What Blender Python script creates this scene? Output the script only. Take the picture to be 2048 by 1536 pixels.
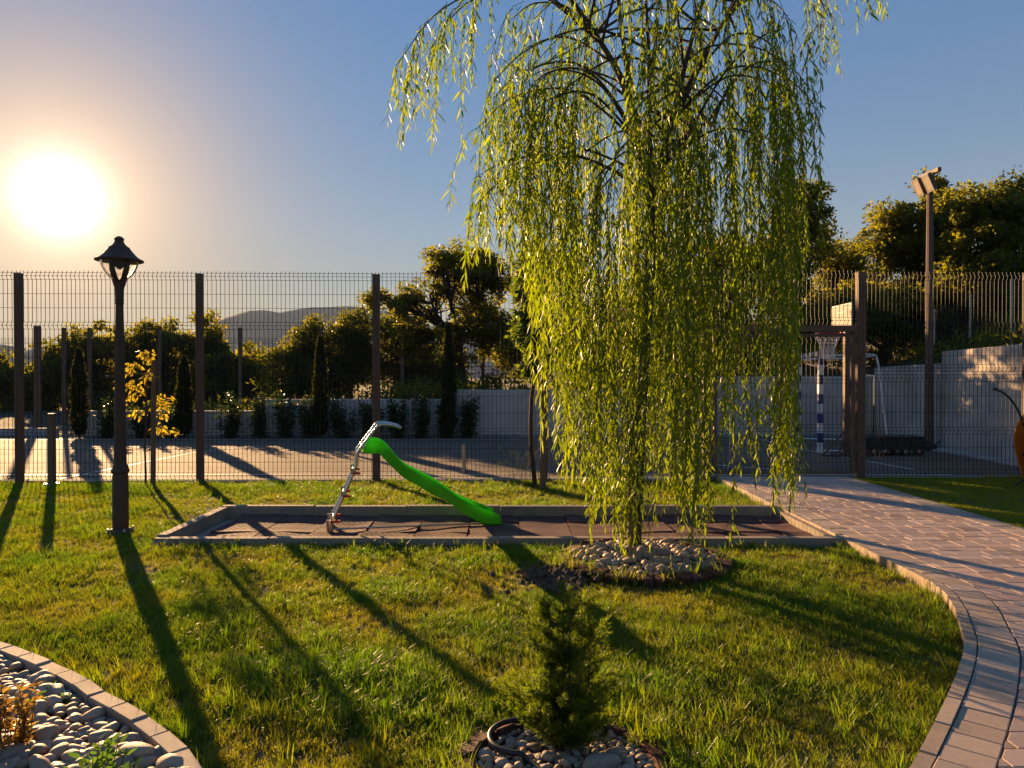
import bpy, bmesh, math, random
import numpy as np
from mathutils import Vector, Matrix, noise as mnoise

for o in list(bpy.data.objects):
    bpy.data.objects.remove(o, do_unlink=True)
sc = bpy.context.scene
COL = sc.collection
R = math.radians

# ------------------------------------------------------------------ camera, sky, sun
F, HZ, CX, CAMH = 1450.0, 755.0, 1024.0, 1.48        # focal length / horizon row in pixels of a 2048 wide photograph
cam = bpy.data.cameras.new('camera')
cam.lens = 36 * F / 2048
cam.sensor_width = 36
cam.clip_start, cam.clip_end = 0.05, 12000
cam_o = bpy.data.objects.new('camera', cam)
COL.objects.link(cam_o)
cam_o.location = (0, 0, CAMH)
cam_o.rotation_euler = (R(90) - math.atan(13 / F), 0, 0)
sc.camera = cam_o

SUN_AZ = math.atan2(-904, 1450)                        # from +Y, negative = to the left
SUN_EL = R(11.9)
SUN = Vector((math.sin(SUN_AZ) * math.cos(SUN_EL), math.cos(SUN_AZ) * math.cos(SUN_EL), math.sin(SUN_EL)))

world = bpy.data.worlds.new('World')
sc.world = world
world.use_nodes = True
wt = world.node_tree
wt.nodes.clear()
def N(t, kind, **kw):
    n = t.nodes.new(kind)
    for k, v in kw.items():
        if k == 'ins':
            for i, val in v.items():
                n.inputs[i].default_value = val
        else:
            setattr(n, k, v)
    return n
def link(t, a, b):
    t.links.new(a, b)
sky = N(wt, 'ShaderNodeTexSky', sky_type='NISHITA', sun_disc=False, sun_elevation=SUN_EL, sun_rotation=SUN_AZ,
        altitude=0, air_density=1.6, dust_density=0.0, ozone_density=3.0)
ga = N(wt, 'ShaderNodeGamma', ins={'Gamma': 0.36})
link(wt, sky.outputs[0], ga.inputs['Color'])
hs = N(wt, 'ShaderNodeHueSaturation', ins={'Saturation': 2.4, 'Value': 1.0})
link(wt, ga.outputs[0], hs.inputs['Color'])
tint = N(wt, 'ShaderNodeMix', data_type='RGBA', blend_type='MULTIPLY')
tint.inputs[0].default_value = 1.0
link(wt, hs.outputs[0], tint.inputs[6]); tint.inputs[7].default_value = (.80, .98, 1.46, 1)
aure = N(wt, 'ShaderNodeMix', data_type='RGBA')
link(wt, tint.outputs[2], aure.inputs[6]); aure.inputs[7].default_value = (3.9,2.1,.72, 1)
sep = N(wt, 'ShaderNodeSeparateXYZ')
tcz = N(wt, 'ShaderNodeTexCoord'); link(wt, tcz.outputs['Generated'], sep.inputs[0])
ab = N(wt, 'ShaderNodeMath', operation='ABSOLUTE'); link(wt, sep.outputs['Z'], ab.inputs[0])
em = N(wt, 'ShaderNodeMath', operation='MULTIPLY'); link(wt, ab.outputs[0], em.inputs[0]); em.inputs[1].default_value = -8.5
ee = N(wt, 'ShaderNodeMath', operation='EXPONENT'); link(wt, em.outputs[0], ee.inputs[0])
eh = N(wt, 'ShaderNodeMath', operation='MULTIPLY'); link(wt, ee.outputs[0], eh.inputs[0]); eh.inputs[1].default_value = .75
horizon = N(wt, 'ShaderNodeMix', data_type='RGBA')
link(wt, eh.outputs[0], horizon.inputs[0]); link(wt, tint.outputs[2], horizon.inputs[6]); horizon.inputs[7].default_value = (2.9, 2.55, 2.0, 1)
link(wt, horizon.outputs[2], aure.inputs[6])
bg = N(wt, 'ShaderNodeBackground', ins={'Strength': 0.060})
link(wt, aure.outputs[2], bg.inputs['Color'])
# the sun's own disc and aureole in the sky
tc = N(wt, 'ShaderNodeTexCoord')
vd = N(wt, 'ShaderNodeVectorMath', operation='DOT_PRODUCT')
nm = N(wt, 'ShaderNodeVectorMath', operation='NORMALIZE')
link(wt, tc.outputs['Generated'], nm.inputs[0])
link(wt, nm.outputs[0], vd.inputs[0])
vd.inputs[1].default_value = SUN
ac = N(wt, 'ShaderNodeMath', operation='ARCCOSINE')
link(wt, vd.outputs['Value'], ac.inputs[0])
def falloff(width, power):
    m1 = N(wt, 'ShaderNodeMath', operation='DIVIDE'); link(wt, ac.outputs[0], m1.inputs[0]); m1.inputs[1].default_value = R(width)
    m2 = N(wt, 'ShaderNodeMath', operation='POWER'); link(wt, m1.outputs[0], m2.inputs[0]); m2.inputs[1].default_value = power
    m3 = N(wt, 'ShaderNodeMath', operation='MULTIPLY'); link(wt, m2.outputs[0], m3.inputs[0]); m3.inputs[1].default_value = -1
    m4 = N(wt, 'ShaderNodeMath', operation='EXPONENT'); link(wt, m3.outputs[0], m4.inputs[0])
    return m4.outputs[0]
am = N(wt, 'ShaderNodeMath', operation='MULTIPLY'); link(wt, falloff(10.5, 1.5), am.inputs[0]); am.inputs[1].default_value = .75
link(wt, am.outputs[0], aure.inputs[0])
prev = bg.outputs[0]
for width, power, strength, colr in ((1.15, 1.2, 1.8, (1, .94, .84)), (4.4, 1.0, 0.40, (1, .74, .48))):
    f = falloff(width, power)
    ms = N(wt, 'ShaderNodeMath', operation='MULTIPLY'); link(wt, f, ms.inputs[0]); ms.inputs[1].default_value = strength
    b2 = N(wt, 'ShaderNodeBackground', ins={'Color': (*colr, 1)})
    link(wt, ms.outputs[0], b2.inputs['Strength'])
    ad = N(wt, 'ShaderNodeAddShader')
    link(wt, prev, ad.inputs[0]); link(wt, b2.outputs[0], ad.inputs[1])
    prev = ad.outputs[0]
wo = N(wt, 'ShaderNodeOutputWorld')
link(wt, prev, wo.inputs['Surface'])

sl = bpy.data.lights.new('sun', 'SUN')
sl.energy = 5.0
sl.angle = R(0.5)
sl.color = (1.0, 0.61, 0.28)
so = bpy.data.objects.new('sun', sl)
COL.objects.link(so)
so.rotation_euler = (-SUN).to_track_quat('-Z', 'Y').to_euler()
so.location = (-20, 30, 20)

vs = sc.view_settings
vs.view_transform = 'Standard'
vs.look = 'None'
vs.exposure = 1.8
vs.gamma = 1.0
vs.use_curve_mapping = False
cy = sc.cycles
cy.use_denoising = True
cy.max_bounces = 12
cy.diffuse_bounces = 8
cy.glossy_bounces = 3
cy.transmission_bounces = 5
cy.transparent_max_bounces = 8
cy.volume_bounces = 0
cy.sample_clamp_indirect = 6
cy.caustics_reflective = False
cy.caustics_refractive = False

# ------------------------------------------------------------------ helpers
def G(px, py, z=0.0):
    "point of the level z that stands at this pixel of the photograph"
    Y = (CAMH - z) * F / (py - HZ)
    return Vector(((px - CX) * Y / F, Y, z))
def V(px, py, Y):
    return Vector(((px - CX) * Y / F, Y, CAMH - (py - HZ) * Y / F))

ORG = {}
def org(o):
    return ORG.get(o.name, Vector((0, 0, 0))) if o else Vector((0, 0, 0))
def tag(o, label=None, cat=None, group=None, kind=None):
    if label: o['label'] = label
    if cat: o['category'] = cat
    if group: o['group'] = group
    if kind: o['kind'] = kind
    return o
def thing(name, label, cat, loc=(0, 0, 0), group=None, kind=None):
    o = bpy.data.objects.new(name, None)
    o.empty_display_size = .2
    o.location = loc
    COL.objects.link(o)
    ORG[o.name] = Vector(loc)
    return tag(o, label, cat, group, kind)
def put(name, mesh, parent=None, loc=None, rot=None, scale=None, kind=None, label=None):
    o = bpy.data.objects.new(name, mesh)
    COL.objects.link(o)
    if parent:
        o.parent = parent
    if loc is not None: o.location = Vector(loc) - org(parent)
    if rot is not None: o.rotation_euler = rot
    if scale is not None: o.scale = scale
    ORG[o.name] = Vector(loc) if loc is not None else org(parent)
    return tag(o, label, None, None, kind)

class MB:
    def __init__(s):
        s.v, s.f = [], []
    def add(s, vs_, fs_):
        b = len(s.v)
        s.v += [tuple(p) for p in vs_]
        s.f += [tuple(b + i for i in f) for f in fs_]
        return s
    def box(s, c, size, rz=0.0, rx=0.0, ry=0.0, M=None):
        hx, hy, hz = size[0] / 2, size[1] / 2, size[2] / 2
        P = [Vector((x, y, z)) for z in (-hz, hz) for x, y in ((-hx, -hy), (hx, -hy), (hx, hy), (-hx, hy))]
        m = M or (Matrix.Rotation(rz, 3, 'Z') @ Matrix.Rotation(ry, 3, 'Y') @ Matrix.Rotation(rx, 3, 'X'))
        c = Vector(c)
        return s.add([c + m @ p for p in P], [(0, 3, 2, 1), (4, 5, 6, 7), (0, 1, 5, 4), (1, 2, 6, 5), (2, 3, 7, 6), (3, 0, 4, 7)])
    def cbox(s, c, size, ch=.004, M=None):
        "box with chamfered top edges and upright corners"
        hx, hy, hz = size[0] / 2, size[1] / 2, size[2] / 2
        m = M or Matrix.Identity(3)
        c = Vector(c)
        def ring(x, y, z): return [Vector(p) for p in ((-x, -y, z), (x, -y, z), (x, y, z), (-x, y, z))]
        P = ring(hx, hy, -hz) + ring(hx, hy, hz - ch) + ring(hx - ch, hy - ch, hz)
        fs = [(3, 2, 1, 0), (8, 9, 10, 11)]
        for k in (0, 4):
            for i in range(4):
                j = (i + 1) % 4
                fs.append((k + i, k + j, k + 4 + j, k + 4 + i))
        return s.add([c + m @ p for p in P], fs)
    def prism(s, poly, z0, z1, ch=0.0):
        n = len(poly)
        if ch:
            cx = sum(p[0] for p in poly) / n; cyy = sum(p[1] for p in poly) / n
            ins = []
            for p in poly:
                d = Vector((cx - p[0], cyy - p[1])); d.normalize()
                ins.append((p[0] + d.x * ch * 1.4, p[1] + d.y * ch * 1.4))
            P = [(p[0], p[1], z0) for p in poly] + [(p[0], p[1], z1 - ch) for p in poly] + [(p[0], p[1], z1) for p in ins]
            fs = [tuple(range(n - 1, -1, -1)), tuple(range(2 * n, 3 * n))]
            for k in (0, n):
                fs += [(k + i, k + (i + 1) % n, k + n + (i + 1) % n, k + n + i) for i in range(n)]
        else:
            P = [(p[0], p[1], z0) for p in poly] + [(p[0], p[1], z1) for p in poly]
            fs = [tuple(range(n - 1, -1, -1)), tuple(range(n, 2 * n))] + [(i, (i + 1) % n, n + (i + 1) % n, n + i) for i in range(n)]
        return s.add(P, fs)
    def tube(s, pts, rad, n=8, cap=True):
        pts = [Vector(p) for p in pts]
        if not isinstance(rad, (list, tuple)): rad = [rad] * len(pts)
        P, fs = [], []
        up = Vector((0, 0, 1))
        t0 = (pts[1] - pts[0]).normalized()
        a = t0.cross(up) if abs(t0.z) < .95 else t0.cross(Vector((1, 0, 0)))
        a.normalize()
        for i, p in enumerate(pts):
            t = (pts[min(i + 1, len(pts) - 1)] - pts[max(i - 1, 0)]).normalized()
            a = (a - t * a.dot(t)).normalized()
            b = t.cross(a)
            for k in range(n):
                an = 2 * math.pi * k / n
                P.append(p + (a * math.cos(an) + b * math.sin(an)) * rad[i])
        for i in range(len(pts) - 1):
            for k in range(n):
                j = (k + 1) % n
                fs.append((i * n + k, i * n + j, (i + 1) * n + j, (i + 1) * n + k))
        if cap:
            fs.append(tuple(range(n - 1, -1, -1)))
            fs.append(tuple(range((len(pts) - 1) * n, len(pts) * n)))
        return s.add(P, fs)
    def lathe(s, prof, c, n=24, caps=True):
        P, fs = [], []
        for r_, z in prof:
            for k in range(n):
                an = 2 * math.pi * k / n
                P.append((c[0] + r_ * math.cos(an), c[1] + r_ * math.sin(an), c[2] + z))
        for i in range(len(prof) - 1):
            for k in range(n):
                j = (k + 1) % n
                fs.append((i * n + k, i * n + j, (i + 1) * n + j, (i + 1) * n + k))
        if caps:
            fs.append(tuple(range(n - 1, -1, -1)))
            fs.append(tuple(range((len(prof) - 1) * n, len(prof) * n)))
        return s.add(P, fs)
    def mesh(s, name, mat, o=Vector((0, 0, 0)), smooth=False, angle=None):
        me = bpy.data.meshes.new(name)
        me.from_pydata([(p[0] - o[0], p[1] - o[1], p[2] - o[2]) for p in s.v], [], s.f)
        if mat: me.materials.append(mat)
        if smooth:
            me.polygons.foreach_set('use_smooth', [True] * len(me.polygons))
            if angle:
                me.set_sharp_from_angle(angle=R(angle))
        me.update()
        return me
    def build(s, name, mat, parent=None, smooth=False, angle=40, kind=None, label=None):
        o = org(parent)
        return put(name, s.mesh(name, mat, o, smooth, angle), parent, None, kind=kind, label=label)

def grid_mesh(name, xs, ys, zf, mat, kind='structure', smooth=True):
    m = MB()
    nx, ny = len(xs), len(ys)
    m.v = [(x, y, zf(x, y)) for y in ys for x in xs]
    m.f = [(j * nx + i, j * nx + i + 1, (j + 1) * nx + i + 1, (j + 1) * nx + i) for j in range(ny - 1) for i in range(nx - 1)]
    return m.build(name, mat, None, smooth, None, kind)

# ---- materials
MATS = {}
def nmat(name):
    m = bpy.data.materials.new(name)
    m.use_nodes = True
    t = m.node_tree
    t.nodes.clear()
    MATS[name] = m
    return m, t
def mixc(t, fac, a, b, blend='MIX'):
    n = N(t, 'ShaderNodeMix', data_type='RGBA', blend_type=blend)
    if hasattr(fac, 'is_linked'): link(t, fac, n.inputs[0])
    else: n.inputs[0].default_value = fac
    for k, v in ((6, a), (7, b)):
        if hasattr(v, 'is_linked'): link(t, v, n.inputs[k])
        else: n.inputs[k].default_value = (*v, 1) if len(v) == 3 else v
    return n.outputs[2]
def ramp(t, src, stops):
    n = N(t, 'ShaderNodeValToRGB')
    e = n.color_ramp.elements
    while len(e) < len(stops): e.new(.5)
    for i, (p, c) in enumerate(stops):
        e[i].position = p
        e[i].color = (c, c, c, 1) if isinstance(c, (int, float)) else (*c, 1)
    link(t, src, n.inputs[0])
    return n.outputs[0]
def noise_tex(t, scale, detail=4, rough=.6, space='Position', dist=0.0):
    n = N(t, 'ShaderNodeTexNoise', ins={'Scale': scale, 'Detail': detail, 'Roughness': rough, 'Distortion': dist})
    if space == 'Position':
        g = N(t, 'ShaderNodeNewGeometry'); link(t, g.outputs['Position'], n.inputs['Vector'])
    else:
        g = N(t, 'ShaderNodeTexCoord'); link(t, g.outputs['Object'], n.inputs['Vector'])
    return n.outputs['Fac']
def solid(name, c1, c2=None, scale=20, rough=.6, metal=0.0, bump=0.0, bscale=None, rnd=0.0, spec=.5, rough2=None, space='Position', c3=None, scale3=2.0):
    "noise mix of two colours, optional slower third colour for stains, bump and per-object variation"
    m, t = nmat(name)
    p = N(t, 'ShaderNodeBsdfPrincipled', ins={'Roughness': rough, 'Metallic': metal, 'Specular IOR Level': spec})
    c2 = c2 or tuple(x * .75 for x in c1)
    nf = noise_tex(t, scale, 5, .65, space)
    col = mixc(t, ramp(t, nf, ((.3, 0.0), (.7, 1.0))), c1, c2)
    if c3:
        n3 = noise_tex(t, scale3, 4, .6, space, .4)
        col = mixc(t, ramp(t, n3, ((.5, 0.0), (.72, 1.0))), col, c3)
    if rnd:
        oi = N(t, 'ShaderNodeObjectInfo')
        mr = N(t, 'ShaderNodeMapRange', ins={3: 1 - rnd, 4: 1 + rnd})
        link(t, oi.outputs['Random'], mr.inputs[0])
        h = N(t, 'ShaderNodeHueSaturation')
        link(t, mr.outputs[0], h.inputs['Value']); link(t, col, h.inputs['Color'])
        mr2 = N(t, 'ShaderNodeMath', operation='MULTIPLY_ADD'); 
        m10 = N(t, 'ShaderNodeMath', operation='MULTIPLY'); link(t, oi.outputs['Random'], m10.inputs[0]); m10.inputs[1].default_value = 17.3
        fr = N(t, 'ShaderNodeMath', operation='FRACT'); link(t, m10.outputs[0], fr.inputs[0])
        link(t, fr.outputs[0], mr2.inputs[0]); mr2.inputs[1].default_value = .6 * rnd * 2; mr2.inputs[2].default_value = 1 - .6 * rnd
        link(t, mr2.outputs[0], h.inputs['Saturation'])
        col = h.outputs[0]
    link(t, col, p.inputs['Base Color'])
    if rough2 is not None:
        nr = noise_tex(t, scale * .4, 4, .6, space)
        mr = N(t, 'ShaderNodeMapRange', ins={3: rough, 4: rough2}); link(t, nr, mr.inputs[0]); link(t, mr.outputs[0], p.inputs['Roughness'])
    if bump:
        nb = noise_tex(t, bscale or scale * 3, 6, .7, space)
        b = N(t, 'ShaderNodeBump', ins={'Strength': 1.0, 'Distance': bump}); link(t, nb, b.inputs['Height']); link(t, b.outputs[0], p.inputs['Normal'])
    o = N(t, 'ShaderNodeOutputMaterial'); link(t, p.outputs[0], o.inputs[0])
    return m
def leafmat(name, c1, c2, t1, t2, tf=.5, rough=.45, spec=.35, attr='var', inst=False, pos=0.0):
    "two-sided leaf: reflects c, passes light of colour t; var runs between the two ends"
    m, t = nmat(name)
    at = N(t, 'ShaderNodeAttribute', attribute_name=attr, attribute_type='INSTANCER' if inst else 'GEOMETRY')
    fac = at.outputs['Fac']
    if pos:
        nf = noise_tex(t, pos, 5, .65)
        mp = N(t, 'ShaderNodeMapRange', ins={1: .3, 2: .7, 3: -.5, 4: .5}); link(t, nf, mp.inputs[0])
        ad = N(t, 'ShaderNodeMath', operation='ADD', use_clamp=True); link(t, fac, ad.inputs[0]); link(t, mp.outputs[0], ad.inputs[1])
        fac = ad.outputs[0]
    p = N(t, 'ShaderNodeBsdfPrincipled', ins={'Roughness': rough, 'Specular IOR Level': spec})
    link(t, mixc(t, fac, c1, c2), p.inputs['Base Color'])
    tr = N(t, 'ShaderNodeBsdfTranslucent'); link(t, mixc(t, fac, t1, t2), tr.inputs['Color'])
    mx = N(t, 'ShaderNodeMixShader', ins={0: tf}); link(t, p.outputs[0], mx.inputs[1]); link(t, tr.outputs[0], mx.inputs[2])
    o = N(t, 'ShaderNodeOutputMaterial'); link(t, mx.outputs[0], o.inputs[0])
    return m

M_ground = solid('soil_grass', (.075, .07, .03), (.05, .042, .022), 3, .95, bump=.02)
M_lawn = solid('lawn_soil', (.070, .062, .022), (.045, .034, .016), 9, .95, bump=.01, bscale=60, c3=(.085, .10, .025), scale3=1.2)
M_dirt = solid('dirt', (.11, .065, .036), (.065, .040, .024), 14, .95, bump=.012, bscale=50)
M_asphalt = solid('asphalt', (.150, .104, .070), (.115, .08, .055), 60, .88, bump=.003, bscale=220, c3=(.17, .118, .08), scale3=.6, spec=.36, rough2=.80)
M_line = solid('court_paint', (.72, .70, .66), (.5, .48, .45), 30, .6)
M_conc = solid('concrete', (.40, .37, .33), (.31, .285, .255), 8, .85, bump=.003, bscale=90, c3=(.24, .22, .2), scale3=1.0)
M_conc_wall = solid('wall_concrete', (.58, .50, .43), (.49, .42, .36), 4, .85, bump=.003, bscale=70, c3=(.34, .285, .24), scale3=.7)
M_kerb = solid('kerb_concrete', (.42, .315, .225), (.33, .25, .18), 30, .8, bump=.002, bscale=200, rnd=.12, c3=(.26, .22, .18), scale3=3)
M_beam = solid('kerb_beam', (.33, .255, .185), (.25, .195, .145), 14, .85, bump=.003, bscale=120, c3=(.19, .165, .135), scale3=2)
M_paver = solid('paver', (.45, .33, .265), (.37, .265, .215), 35, .7, bump=.0025, bscale=220, rnd=.24, rough2=.55, c3=(.24, .175, .14), scale3=1.3)
M_border = solid('border_paver', (.46, .345, .255), (.38, .285, .21), 35, .75, bump=.002, bscale=220, rnd=.16, c3=(.28, .225, .18), scale3=3)
M_sandjoint = solid('joint_sand', (.13, .105, .085), (.09, .075, .06), 60, .95, bump=.003)
M_steel = solid('dark_steel', (.155, .092, .062), (.12, .072, .05), 20, .6, metal=.0, rough2=.75, spec=.3)
M_wire = solid('fence_wire', (.020, .015, .012), (.015, .012, .010), 10, .6, metal=.0, spec=.3)
M_iron = solid('cast_iron', (.095, .054, .035), (.07, .042, .028), 25, .6, metal=.0, bump=.0008, bscale=120, rough2=.75, spec=.3)
M_chrome = solid('stainless', (.62, .60, .58), (.5, .49, .48), 40, .18, metal=1.0, rough2=.3)
M_galv = solid('galvanised', (.42, .41, .40), (.32, .31, .30), 30, .38, metal=.9)
M_red = solid('red_plastic', (.55, .035, .02), (.42, .03, .02), 30, .4)
M_orange = solid('orange_panel', (.62, .17, .015), (.52, .13, .012), 12, .4, bump=.0006, bscale=80)
M_black = solid('black_rubber', (.022, .021, .021), (.014, .014, .014), 30, .5, rough2=.35)
M_brick = solid('red_brick', (.12, .028, .020), (.07, .018, .014), 25, .85, bump=.004, bscale=120, rnd=.25)
M_tile = solid('rubber_tile', (.105, .030, .022), (.07, .022, .017), 90, .85, bump=.004, bscale=200, rnd=.14, c3=(.15, .075, .055), scale3=2.5)
M_sand = solid('sand', (.40, .34, .27), (.30, .25, .2), 60, .95, bump=.006, bscale=120)
M_stone = solid('river_stone', (.37, .265, .18), (.27, .19, .13), 16, .55, bump=.0012, bscale=70, rnd=.38, space='Object', c3=(.25, .15, .10), scale3=4)
M_gravel = solid('gravel', (.38, .36, .33), (.22, .20, .18), 40, .9, bump=.02, bscale=60)
M_bark = solid('bark', (.085, .052, .032), (.045, .028, .018), 30, .9, bump=.008, bscale=60, space='Object')
M_bark_far = solid('bark_far', (.05, .036, .026), (.03, .022, .016), 12, .95)
M_wood = solid('stake_wood', (.21, .115, .06), (.13, .07, .04), 40, .8, bump=.002, bscale=140)
M_white = solid('white_paint', (.78, .77, .75), (.66, .65, .63), 20, .45)
M_blue = solid('blue_paint', (.020, .045, .19), (.016, .035, .15), 20, .4)
M_net = solid('net_cord', (.75, .73, .70), (.62, .6, .58), 20, .8)
M_board = solid('backboard', (.30, .25, .21), (.25, .21, .18), 6, .7)
M_hill = solid('far_hill', (.030, .034, .026), (.038, .040, .028), .012, .95)
M_bank = solid('bank_soil', (.045, .038, .022), (.028, .026, .014), 2, .95, bump=.03, bscale=8)

m, t = nmat('green_plastic')      # blow-moulded polyethylene, lets some light through
p = N(t, 'ShaderNodeBsdfPrincipled', ins={'Base Color': (.10, .52, .012, 1), 'Roughness': .38, 'Specular IOR Level': .45})
tr = N(t, 'ShaderNodeBsdfTranslucent', ins={'Color': (.16, .85, .02, 1)})
mx = N(t, 'ShaderNodeMixShader', ins={0: .42}); link(t, p.outputs[0], mx.inputs[1]); link(t, tr.outputs[0], mx.inputs[2])
o = N(t, 'ShaderNodeOutputMaterial'); link(t, mx.outputs[0], o.inputs[0])
M_green = m
m, t = nmat('lamp_glass')
p = N(t, 'ShaderNodeBsdfPrincipled', ins={'Base Color': (.95, .92, .88, 1), 'Roughness': .12, 'Transmission Weight': .92, 'IOR': 1.08})
o = N(t, 'ShaderNodeOutputMaterial'); link(t, p.outputs[0], o.inputs[0])
M_glass = m
m, t = nmat('floodlight_glass')
p = N(t, 'ShaderNodeBsdfPrincipled', ins={'Base Color': (.42, .36, .28, 1), 'Roughness': .18})
o = N(t, 'ShaderNodeOutputMaterial'); link(t, p.outputs[0], o.inputs[0])
M_flood = m

L_willow = leafmat('willow_leaf', (.065, .090, .008), (.125, .14, .010), (.19, .29, .004), (.46, .55, .008), .58, .4, .4)
L_tree = leafmat('tree_leaf', (.045, .052, .012), (.095, .085, .016), (.20, .22, .012), (.50, .44, .018), .58, .5, .3)
L_tree2 = leafmat('bright_tree_leaf', (.055, .062, .012), (.12, .11, .018), (.16, .19, .010), (.42, .38, .016), .54, .5, .3)
L_bush = leafmat('bush_leaf', (.025, .042, .012), (.05, .07, .016), (.05, .08, .012), (.12, .16, .02), .4, .35, .45)
L_cypress = leafmat('cypress_leaf', (.022, .030, .010), (.04, .048, .014), (.05, .06, .01), (.12, .12, .012), .4, .6, .2)
L_linden = leafmat('linden_leaf', (.04, .075, .014), (.08, .115, .018), (.13, .22, .015), (.28, .34, .02), .5, .4, .4)
L_orange = leafmat('autumn_leaf', (.20, .13, .016), (.26, .19, .022), (.52, .36, .02), (.62, .54, .035), .55, .45, .35)
L_rust = leafmat('rust_leaf', (.17, .085, .025), (.22, .14, .03), (.36, .18, .03), (.50, .34, .05), .5, .4, .35)
L_weed = leafmat('weed_leaf', (.04, .09, .016), (.07, .12, .02), (.10, .24, .02), (.20, .36, .025), .45, .35, .45)
L_conifer = leafmat('conifer_needle', (.05, .07, .010), (.10, .115, .014), (.15, .24, .010), (.38, .47, .014), .52, .5, .3)
L_grass = leafmat('grass_blade', (.092, .088, .010), (.042, .076, .006), (.44, .43, .010), (.21, .38, .006), .55, .42, .35, attr='lush', inst=True, pos=1.6)
L_straw = leafmat('dry_grass', (.20, .145, .05), (.15, .125, .03), (.40, .33, .05), (.32, .32, .03), .45, .6, .25, attr='lush', inst=True)
L_turf = leafmat('turf_blade', (.11, .115, .012), (.08, .115, .012), (.46, .48, .010), (.36, .46, .010), .55, .4, .3, attr='lush', inst=True, pos=2.5)

# ---- leaves in one mesh
def leaves(name, c, a, s, L, W, var, mat, parent=None, droop=.15, fine=False, kind='stuff', extra=None):
    "c base points, a leaf axes, s side vectors; diamonds (or six-point blades when fine)"
    n = len(c)
    c, a, s = (np.asarray(x, np.float32).reshape(n, 3) for x in (c, a, s))
    L = np.broadcast_to(np.asarray(L, np.float32), (n,))[:, None]; W = np.broadcast_to(np.asarray(W, np.float32), (n,))[:, None]
    a = a / (np.linalg.norm(a, axis=1, keepdims=True) + 1e-9)
    s = s - a * (s * a).sum(1, keepdims=True)
    s = s / (np.linalg.norm(s, axis=1, keepdims=True) + 1e-9)
    nn = np.cross(a, s)
    o = np.array(org(parent), np.float32)
    c = c - o
    if fine:
        pts = np.stack([c, c + a * L * .3 + s * W * .5, c + a * L * .3 - s * W * .5,
                        c + a * L * .7 + s * W * .38 - nn * L * droop * .35, c + a * L * .7 - s * W * .38 - nn * L * droop * .35,
                        c + a * L - nn * L * droop], 1)
        k = 6; base = np.arange(n)[:, None] * 6
        loops = np.concatenate([base + np.array([0, 2, 1]), base + np.array([1, 2, 4, 3]), base + np.array([3, 4, 5])], 1)
        sizes = np.tile([3, 4, 3], n)
    else:
        pts = np.stack([c, c + a * L * .45 + s * W * .5 + nn * L * droop * .3, c + a * L - nn * L * droop, c + a * L * .45 - s * W * .5 + nn * L * droop * .3], 1)
        k = 4; base = np.arange(n)[:, None] * 4
        loops = base + np.array([0, 3, 2, 1])
        sizes = np.full(n, 4)
    pts = pts.reshape(-1, 3); loops = loops.reshape(-1)
    V_ = len(pts); 
    if extra:
        ev, ef = extra
        ev = np.asarray([(p[0] - o[0], p[1] - o[1], p[2] - o[2]) for p in ev], np.float32)
        pts = np.concatenate([pts, ev]); loops = np.concatenate([loops, np.concatenate([np.asarray(f) for f in ef]) + V_])
        sizes = np.concatenate([sizes, [len(f) for f in ef]])
    me = bpy.data.meshes.new(name)
    me.vertices.add(len(pts)); me.vertices.foreach_set('co', pts.ravel())
    me.loops.add(len(loops)); me.loops.foreach_set('vertex_index', loops.astype(np.int32))
    me.polygons.add(len(sizes))
    st = np.concatenate([[0], np.cumsum(sizes)[:-1]]).astype(np.int32)
    me.polygons.foreach_set('loop_start', st)
    vv = np.repeat(np.broadcast_to(np.asarray(var, np.float32), (n,)), k)
    if extra: vv = np.concatenate([vv, np.full(len(ev), .1)])
    at = me.attributes.new('var', 'FLOAT', 'POINT'); at.data.foreach_set('value', vv.astype(np.float32))
    me.materials.append(mat)
    me.update(calc_edges=True)
    return put(name, me, parent, kind=kind)
def runit(rng, n):
    v = rng.normal(size=(n, 3)); return v / np.linalg.norm(v, axis=1, keepdims=True)

# ------------------------------------------------------------------ large ground
def hills_z(x, y):
    return -0.30
big = [-4700, -3000, -1000, -300, -100, -50, -30, -20, -10, 0, 10, 20, 30, 50, 100, 300, 1000, 3000, 4700]
grid_mesh('ground', big, [-190, -50, -10, 0, 10, 20, 40, 80, 200, 600, 2000, 3500, 4550], hills_z, M_ground)

def nz(x, y, s=1.0, o=0.0):
    return mnoise.noise((x * s + o, y * s - o, o))
def lawn_z(x, y):
    return .018 * nz(x, y, .9, 3.1) + .012 * nz(x, y, 2.7, 8.2) - .01

# path edge: straight, then curving to the left towards the viewer
EDGE = [(2.92, 10.44), (2.92, 5.25), (2.90, 4.95), (2.80, 4.62), (2.62, 4.25), (2.43, 3.885), (2.14, 3.48), (1.88, 3.15), (1.64, 2.86), (1.455, 2.64), (1.15, 2.30), (.80, 1.95)]
def smooth_poly(pts, n=8):
    out = []
    for i in range(len(pts) - 1):
        p0, p1, p2, p3 = (Vector(pts[max(0, min(len(pts) - 1, i + k))]) for k in (-1, 0, 1, 2))
        for j in range(n):
            u = j / n
            out.append(.5 * ((2 * p1) + (-p0 + p2) * u + (2 * p0 - 5 * p1 + 4 * p2 - p3) * u * u + (-p0 + 3 * p1 - 3 * p2 + p3) * u ** 3))
    out.append(Vector(pts[-1]))
    return out
edge_curve = [Vector((2.92, 10.44)), Vector((2.92, 8)), Vector((2.92, 6.5))] + smooth_poly(EDGE[1:], 8)
def edge_x(y):
    c = edge_curve
    for i in range(len(c) - 1):
        if c[i].y >= y >= c[i + 1].y:
            u = (c[i].y - y) / max(1e-6, c[i].y - c[i + 1].y)
            return c[i].x + (c[i + 1].x - c[i].x) * u
    return c[-1].x if y < c[-1].y else 2.92

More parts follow.
